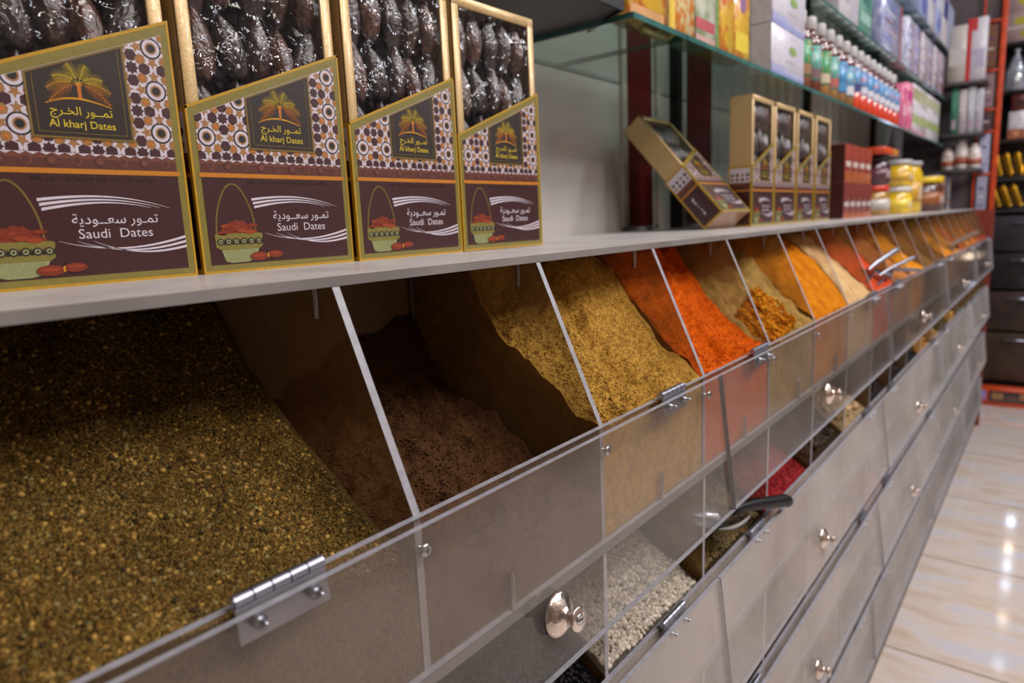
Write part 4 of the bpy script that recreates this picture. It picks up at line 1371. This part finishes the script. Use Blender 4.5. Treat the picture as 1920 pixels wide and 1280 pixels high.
# top shelf
ZS3 = Z3 + .0008
tl = ['blue and white carton, nearest of those on the top shelf', 'white carton with a blue crown, second on the top shelf', 'pale blue carton, third on the top shelf', 'white carton with a navy stripe, fourth on the top shelf', 'blue grey carton, last on the top shelf']
for i in range(5):
    carton('household_carton', tl[i], 'carton', XP, 9.1 + i * .56, 9.62 + i * .56, ZS3, .6, .2, [(150, 160, 204), (196, 194, 206), (164, 174, 214), (204, 200, 204), (140, 150, 184)][i],
           [(.1, .55, .9, .95, [(206, 204, 216), (96, 116, 196), (214, 214, 230), (60, 70, 130), (180, 186, 214)][i]), (.2, .1, .8, .4, [(96, 110, 180), (214, 210, 220), (110, 130, 200), (190, 176, 180), (96, 104, 150)][i], 8)], group='cartons on the top shelf')

# ledge goods past the date boxes
ZL = -.0760
for k in range(5):
    carton('spice_carton', ['reddish brown carton, bottom row, beside the last date box', 'reddish brown carton, second in the bottom row', 'reddish brown carton, third in the bottom row', 'reddish brown carton, fourth in the bottom row', 'reddish brown carton, last in the bottom row, beside the jars'][k],
           'carton', -1.40, 6.02 + k * .205, 6.215 + k * .205, ZL, .288, .34, (110, 44, 34), [(0, 0, 1, .14, (170, 84, 40)), (.12, .34, .88, .46, (196, 180, 176)), (0, .6, 1, 1, (126, 46, 36)), (.1, .18, .9, .26, (140, 60, 40))], side=(64, 20, 18), group='stacked reddish brown cartons')
for k in range(4):
    carton('spice_carton', ['reddish brown carton, top row, nearest to the date boxes', 'reddish brown carton, second in the top row', 'reddish brown carton, third in the top row', 'reddish brown carton, last in the top row'][k],
           'carton', -1.40, 6.02 + k * .24, 6.25 + k * .24, ZL + .2885, .30, .34, (136, 50, 36), [(0, 0, 1, .3, (166, 82, 36)), (.15, .42, .85, .56, (206, 186, 176)), (0, .64, 1, 1, (160, 62, 44))], side=(64, 20, 18), group='stacked reddish brown cartons')


def jar(name, label, x, y, z, R, h, body, lid, band, lidh=.016, group=None):
    r = thing(name, P(x, y, z), label, 'jar', group)
    mb = MB(); mb.lathe([(R * .88, 0), (R, .004), (R, h * .82), (R * .86, h * .93), (R * .80, h)], (0, 0, 0), (0, 0, 1), 0, 24)
    mb.build('body', mat('jar_%d%d%d' % body, body, 0.2, coat=0.5, vary=0.25), r)
    mb = MB(); mb.lathe([(R * .92, h), (R * .95, h + .002), (R * .95, h + lidh), (R * .90, h + lidh + .002)], (0, 0, 0), (0, 0, 1), 0, 24)
    mb.build('lid', cmat(lid), r)
    mb = MB(); mb.lathe([(R * 1.01, h * .22), (R * 1.01, h * .66)], (0, 0, 0), (0, 0, 1), 0, 24)
    for t in (-.3, .5):
        mb.face([(R * 1.02 * math.cos(t + a), R * 1.02 * math.sin(t + a), zz) for a, zz in ((-.2, h * .3), (.2, h * .3), (.2, h * .56), (-.2, h * .56))], 1)
    mb.build('label_band', [cmat(band), cmat((206, 196, 190))], r)
    return r


jar('honey_jar', 'small jar of golden paste with a red lid, under the dark jar', -1.50, 7.62, ZL, .052, .085, (170, 126, 50), (206, 50, 30), (190, 184, 176))
jar('jam_jar', 'dark purple jar with a black lid, standing on the red lidded jar', -1.50, 7.62, ZL + .294, .050, .082, (70, 34, 46), (26, 24, 26), (96, 44, 60))
carton('snack_tray', 'orange red flat pack lying on the dark purple jar', 'pack', -1.36, 7.32, 7.98, ZL + .294 + .285, .06, .24, (206, 70, 26), [(.6, .1, .95, .9, (196, 140, 36))])
jar('spice_tin', 'yellow tin with white top at the bottom of the yellow stack', -1.48, 8.62, ZL, .058, .085, (222, 184, 24), (206, 202, 200), (232, 200, 60))
jar('spice_tin', 'yellow tin with a silver top, stacked on another yellow tin', -1.48, 8.62, ZL + .294, .058, .082, (220, 180, 26), (170, 168, 168), (206, 160, 40))
jar('spice_tin', 'second yellow tin with a silver top, behind the stacked ones', -1.48, 9.20, ZL, .062, .19, (214, 176, 30), (160, 158, 160), (200, 150, 40))
jar('coffee_jar', 'brown coffee jar with a bright yellow lid', -1.42, 10.0, ZL, .085, .125, (84, 46, 34), (226, 190, 20), (150, 84, 36), .024)
cc = [((128, 124, 130), 'grey carton just past the yellow lidded jar'), ((150, 100, 62), 'tan carton, second past the yellow lidded jar'), ((60, 58, 74), 'slate blue carton near the end of the ledge'), ((190, 186, 190), 'white carton at the far end of the ledge')]
for k, (c, lb) in enumerate(cc):
    carton('goods_carton', lb, 'carton', -1.32, 10.55 + k * .33, 10.85 + k * .33, ZL, .46, .2, c, [(.1, .6, .9, .85, tuple(min(255, q + 40) for q in c)), (.1, .1, .9, .4, tuple(q * .7 for q in c)), (.25, .2, .75, .3, (186, 120, 60))])

# ---------------------------------------------------------------- end shelf and orange post
r = thing('end_shelf', P(-1.5, 11.95, -.0765), 'dark shelf unit closing the far end of the counter', 'shelf unit')
for z in (.47, .955, 1.63):
    mb = MB(); a, b = P(-2.0, 11.42, z - .05), P(-.95, 11.90, z); o_ = r.location
    mb.bbox(a - o_, b - o_, .003, 0, 1); mb.build('shelf_board', M_DARK, r)
mb = MB(); mb.box(P(-2.0, 12.02, -.07) - r.location, P(-.90, 12.06, 2.95) - r.location); mb.build('back_board', mat('end_back_board', (92, 82, 84), 0.6), r)
es = [('snack_bag', -1.36, .30, (150, 110, 92), 'brown and white bag, nearest the wall on the low end shelf'), ('snack_bag', -1.20, .40, (196, 178, 166), 'white topped brown bag in the middle of the low end shelf'), ('snack_bag', -1.05, .33, (186, 160, 146), 'pale bag nearest the orange post on the low end shelf')]
for nm, x, h, c, lb in es:
    rr = thing(nm, P(x, 11.62, .4715), lb, 'bag', 'paper bags on the low end shelf')
    mb = MB()
    pr = [(.026, 0), (.030, .01), (.031, h * S * .5), (.024, h * S * .85), (.010, h * S * .95), (.020, h * S)]
    mb.lathe(pr, (0, 0, 0), (0, 0, 1), 0, 14); mb.build('bag_body', mat('bag_%d' % int(c[0]), c, 0.5, rgb2=(226, 218, 214), vscale=40, bump=.4, bscale=60), rr)
    mb = MB(); mb.lathe([(.0312, h * S * .18), (.0316, h * S * .42)], (0, 0, 0), (0, 0, 1), 0, 14); mb.build('label_band', cmat((160, 80, 50)), rr)
we = [(-1.30, (60, 120, 96), 'dark green carton on the upper end shelf', .62), (-1.205, (196, 186, 190), 'white carton with rose tint beside the dark green carton', .58), (-1.11, (190, 190, 198), 'white carton, second past the dark green carton', .60), (-1.02, (176, 176, 186), 'grey white carton nearest the orange post', .56)]
for x, c, lb, h in we:
    carton('soap_carton', lb, 'carton', x, 11.53, 11.615, .9565, h, .16, c, [(.1, .5, .9, .9, tuple(min(255, q + 18) for q in c)), (.2, .1, .8, .3, (170, 150, 170))], faceY=True)
carton('cracker_carton', 'white carton with a red corner stripe on the highest end shelf', 'carton', -1.09, 11.45, 11.67, 1.6315, .80, .16, (202, 198, 204), [(0, .0, .22, 1, (196, 40, 40)), (.22, .8, .5, 1, (190, 60, 60)), (.3, .2, .9, .5, (180, 176, 196))], faceY=True)
carton('cracker_carton', 'beige carton beside the red striped one on the highest end shelf', 'carton', -1.31, 11.45, 11.66, 1.6315, .74, .16, (190, 182, 174), [(.1, .3, .9, .6, (206, 200, 196))], faceY=True)

r = thing('orange_post', P(-.835, 11.96, -.55), 'tall post wrapped in orange at the far end of the counter', 'post')
mb = MB(); mb.bbox((-.012, -.010, 0), (.012, .010, 3.50 * S), .002); mb.build('post', M_ORANGE, r)
for z in (-.5, -.17, .40, .98, 1.28, 1.80, 2.45):
    mb = MB(); mb.bbox((-.078, -.006, (z + .55) * S - .006), (-.012, .006, (z + .55) * S + .006), .001, 0, 1); mb.build('rung', M_ORANGE, r)
mb = MB(); mb.box((-.086, -.006, 0), (-.078, .006, 3.50 * S)); mb.build('inner_post', M_ORANGE, r)
cards = [(.42, .95, (176, 176, 206), 'pale blue notice card on the orange post'), (-.14, .37, (160, 156, 180), 'lilac notice card below the pale blue one on the orange post'), (1.00, 1.25, (92, 60, 56), 'dark brown card on the orange post'),
         (1.31, 1.76, (150, 120, 124), 'dusky rose card high on the orange post'), (1.84, 2.40, (120, 80, 60), 'brown card near the top of the orange post'), (-.47, -.20, (190, 66, 36), 'orange red card at the foot of the orange post')]
for a, b, c, lb in cards:
    o = thing('notice_card', P(-.96, 11.935, a), lb, 'card')
    mb = MB(); mb.box((-.022, -.001, 0), (.022, .001, (b - a) * S)); mb.build('card', cmat(c), o)
    mb = MB()
    for k in range(3):
        zz = (b - a) * S * (.2 + .22 * k)
        mb.box((-.015 + .002 * k, -.0014, zz), (.015 - .005 * k, -.001, zz + .005 + .003 * k), k % 2)
    mb.build('lettering', [cmat((70, 60, 110)), cmat((206, 200, 206))], o)

# ---------------------------------------------------------------- dark display cabinet at the end of the aisle
YC = 13.2
r = thing('display_cabinet', P(-.4, YC + .35, -CAMZ), 'tall dark display cabinet closing the end of the aisle', 'cabinet')
o_ = r.location


def kp(mb, nm, m_, lb=None):
    o = mb.build(nm, m_, r)
    if lb: o['label'] = lb


MC = mat('cabinet_charcoal', (46, 40, 42), 0.4, vary=0.2)
mb = MB(); mb.box(P(-1.02, YC + .55, -CAMZ) - o_, P(.35, YC + .6, 3.2) - o_); kp(mb, 'back_panel', mat('cabinet_back', (36, 30, 34), 0.5))
for x in (-1.02, .32):
    mb = MB(); mb.box(P(x, YC + .02, -CAMZ) - o_, P(x + .03, YC + .55, 3.2) - o_); kp(mb, 'side_panel', MC)
for z in (-.12, .36, .94, 1.66, 2.36):
    mb = MB(); mb.bbox(P(-.99, YC + .03, z - .05) - o_, P(.32, YC + .55, z) - o_, .002, 0, 1); kp(mb, 'shelf_board', M_DARK)
for k, (a, b, c) in enumerate(((-.76, -.22, (44, 40, 46)), (-1.36, -.80, (30, 24, 24)), (-2.02, -1.40, (56, 42, 36)), (-2.84, -2.06, (62, 44, 34)))):
    mb = MB(); mb.bbox(P(-.99, YC, a) - o_, P(.32, YC + .06, b) - o_, .004, 0, 2); fr = mb.build('drawer_front', mat('drawer_%d' % k, c, 0.45, vary=0.25, vscale=9), r)
    mb = MB(); mb.tube([P(-.62, YC, b - .1) - o_, P(-.62, YC - .06, b - .1) - o_, P(-.30, YC - .06, b - .1) - o_, P(-.30, YC, b - .1) - o_], .005, 0, 8); mb.build('handle', M_STEEL, fr)
mb = MB(); mb.box(P(-.99, YC + .05, -CAMZ) - o_, P(.32, YC + .5, -2.86) - o_); kp(mb, 'plinth', M_BLACK)
for k, (z, c) in enumerate(((-1.22, (210, 225, 255)), (-.74, (255, 230, 200)), (-.44, (210, 225, 255)), (-.09, (255, 226, 180)), (.53, (255, 226, 190)), (1.39, (210, 225, 255)))):  # unseen glowing spots, added so the floor mirrors bright points
    mb = MB(); mb.lathe([(.020, 0), (.022, .004), (.018, .010)], P(-.34, YC - .005, z) - o_, (0, -1, 0), 0, 20); kp(mb, 'added_spot_lamp', mat('added_lit_spot_%d' % (k % 3), c, .4, emit=22, vary=0))

gm = mat('gold_foil', (196, 150, 44), 0.22, metal=0.9, vary=0.25, vscale=50, bump=.3, bscale=40)
gl_ = ['gold foil roll on the upper cabinet shelf, nearest the orange post', 'gold foil roll in the middle of the upper cabinet shelf', 'gold foil roll at the right of the upper cabinet shelf',
       'gold foil roll on the lower cabinet shelf, nearest the orange post', 'gold foil roll in the middle of the lower cabinet shelf', 'gold foil roll at the right of the lower cabinet shelf']
for k in range(6):
    row, c = divmod(k, 3)
    x, z = -.84 + c * .135 + row * .02, [.382, -.088][row]
    rr = thing('foil_roll', P(x, YC + .10, z), gl_[k], 'foil roll', 'gold foil rolls in the dark cabinet')
    rr.rotation_euler = (0, [-.22, -.34][row], 0)
    rr.scale = (.88, .88, .88)
    mb = MB(); mb.lathe([(.014, .004), (.020, .006), (.021, .02), (.021, .125), (.020, .138), (.014, .140)], (0, 0, 0), (0, 0, 1), 0, 20); mb.build('roll', gm, rr)
    mb = MB(); mb.lathe([(.0145, .140), (.019, .147), (.012, .150)], (0, 0, 0), (0, 0, 1), 0, 14); mb.build('twisted_end', gm, rr)
rr = thing('sweet_bag', P(-.74, YC + .12, 1.661), 'clear cellophane bag standing in the dark cabinet', 'bag')
mb = MB(); mb.lathe([(.055, 0), (.058, .01), (.050, .09), (.022, .17), (.008, .195), (.020, .215)], (0, 0, 0), (0, 0, 1), 0, 18); mb.build('cellophane', clear('cellophane', (200, 205, 220), 0.35, gloss=.2, rough=.1, nscale=30), rr)
mb = MB(); mb.lathe([(.020, .015), (.026, .03), (.024, .085), (.012, .10)], (0, 0, 0), (0, 0, 1), 0, 14); mb.build('contents', mat('sweet_contents', (110, 96, 60), 0.6, vary=.3), rr)
carton('biscuit_pack', 'white and brown biscuit pack on the cabinet shelf above the gold rolls', 'pack', -.68, YC + .05, YC + .26, .941, .40, .3, (196, 188, 190), [(.0, .0, 1, .35, (150, 84, 60)), (.2, .5, .8, .8, (206, 202, 206)), (.3, .1, .7, .3, (190, 130, 90))], faceY=True)
carton('biscuit_pack', 'dark red biscuit pack stacked on the white and brown one', 'pack', -.66, YC + .05, YC + .26, 1.342, .24, .3, (90, 34, 34), [(.2, .3, .8, .7, (60, 26, 30))], faceY=True)
carton('fruit_carton', 'pinkish carton with yellow green fruit print at the upper right', 'carton', -.72, YC + .06, YC + .40, 2.361, .42, .3, (176, 150, 152), [(.2, .55, .9, .85, (176, 170, 50), 9), (.45, .1, .95, .4, (160, 150, 40), 9), (.0, .46, 1, .52, (206, 190, 190))], faceY=True)
carton('fruit_carton', 'second pinkish fruit carton stacked on top at the upper right', 'carton', -.72, YC + .06, YC + .40, 2.782, .42, .3, (180, 154, 156), [(.3, .2, .9, .6, (176, 170, 50), 9)], faceY=True)
carton('floor_carton', 'orange red printed carton on the floor at the foot of the dark cabinet', 'carton', -.56, YC - .48, YC + .16, -CAMZ, .30, .20, (196, 70, 28),
       [(.03, .3, .14, .8, (150, 130, 190)), (.2, .22, .98, .82, (50, 40, 48)), (.26, .35, .5, .7, (150, 110, 70)), (.55, .3, .8, .6, (96, 70, 60)), (.82, .4, .95, .75, (150, 110, 70))], faceY=True)

# ---------------------------------------------------------------- scoops
def scoop(label, bowl, tip, roll, blade_m, handle_m, L=.085, W=.05, hr=.005, sink=0.0):
    """steel scoop: open trough bowl and a round handle; bowl and tip in survey units"""
    b, t = P(*bowl), P(*tip)
    ax = (t - b).normalized()
    sidev = ax.cross(Vector((0, 0, 1))).normalized()
    up = sidev.cross(ax)
    r = thing('scoop', b, label, 'scoop')
    mb = MB()
    nu, nv = 10, 12
    V = []
    for i in range(nu + 1):
        s = i / nu
        wd = W / 2 * (0.72 + .28 * math.sin(math.pi * min(1, .25 + s * .75)))
        dp = .022 * (1 - .75 * (1 - s) ** 2)
        for j in range(nv + 1):
            a = math.pi * j / nv
            V.append(ax * (-L + L * s) + sidev * (wd * math.cos(a)) - up * (dp * math.sin(a)) + up * .006 * s)
    F = [(i * (nv + 1) + j, (i + 1) * (nv + 1) + j, (i + 1) * (nv + 1) + j + 1, i * (nv + 1) + j + 1) for i in range(nu) for j in range(nv)]
    n0 = len(V)
    V2 = [v + up * -.0009 for v in V]
    mb.add(V, F, 0, True); mb.add(V2, [f[::-1] for f in F], 0, True)
    mb.face([V[nu * (nv + 1) + j] for j in range(nv + 1)], 0)
    mb.build('blade', blade_m, r)
    mb = MB()
    Lh = (t - b).length
    mb.tube([up * .001, ax * (Lh * .12) + up * .004, ax * (Lh * .3) + up * .005, ax * (Lh * .93) + up * .002, ax * (Lh * .985), ax * Lh], [hr * .7, hr * .8, hr, hr * 1.15, hr * 1.1, hr * .5], 0, 12)
    mb.build('handle', handle_m, r)
    return r


scoop('black handled steel scoop lying on the olive brown seeds in the second row', (-.842, 2.22, -1.035), (-.764, 2.60, -1.112), 0, clear('smoky_scoop', (90, 90, 94), .55, gloss=.15, rough=.15), M_BLACK, L=.078, W=.07, hr=.0078)
scoop('steel scoop with a thick round handle, standing highest over the brick red spice', (-.925, 4.62, -.385), (-.832, 5.0, -.275), 0, M_STEEL, M_STEEL, L=.09, W=.05, hr=.0054)
scoop('steel scoop with a thin handle pointing to the far end', (-.885, 4.72, -.43), (-.755, 5.18, -.335), 0, M_STEEL, M_STEEL, L=.06, W=.045, hr=.004)
scoop('steel scoop with its handle lying along the front rail', (-.868, 4.90, -.410), (-.735, 5.32, -.435), 0, M_STEEL, M_STEEL, L=.05, W=.045, hr=.0038)
scoop('dull wooden handled scoop resting on the rail near the far end', (-.90, 8.25, -.43), (-.74, 9.0, -.32), 0, M_STEEL, mat('dull_handle', (112, 92, 76), .5), L=.06, W=.05, hr=.0085)
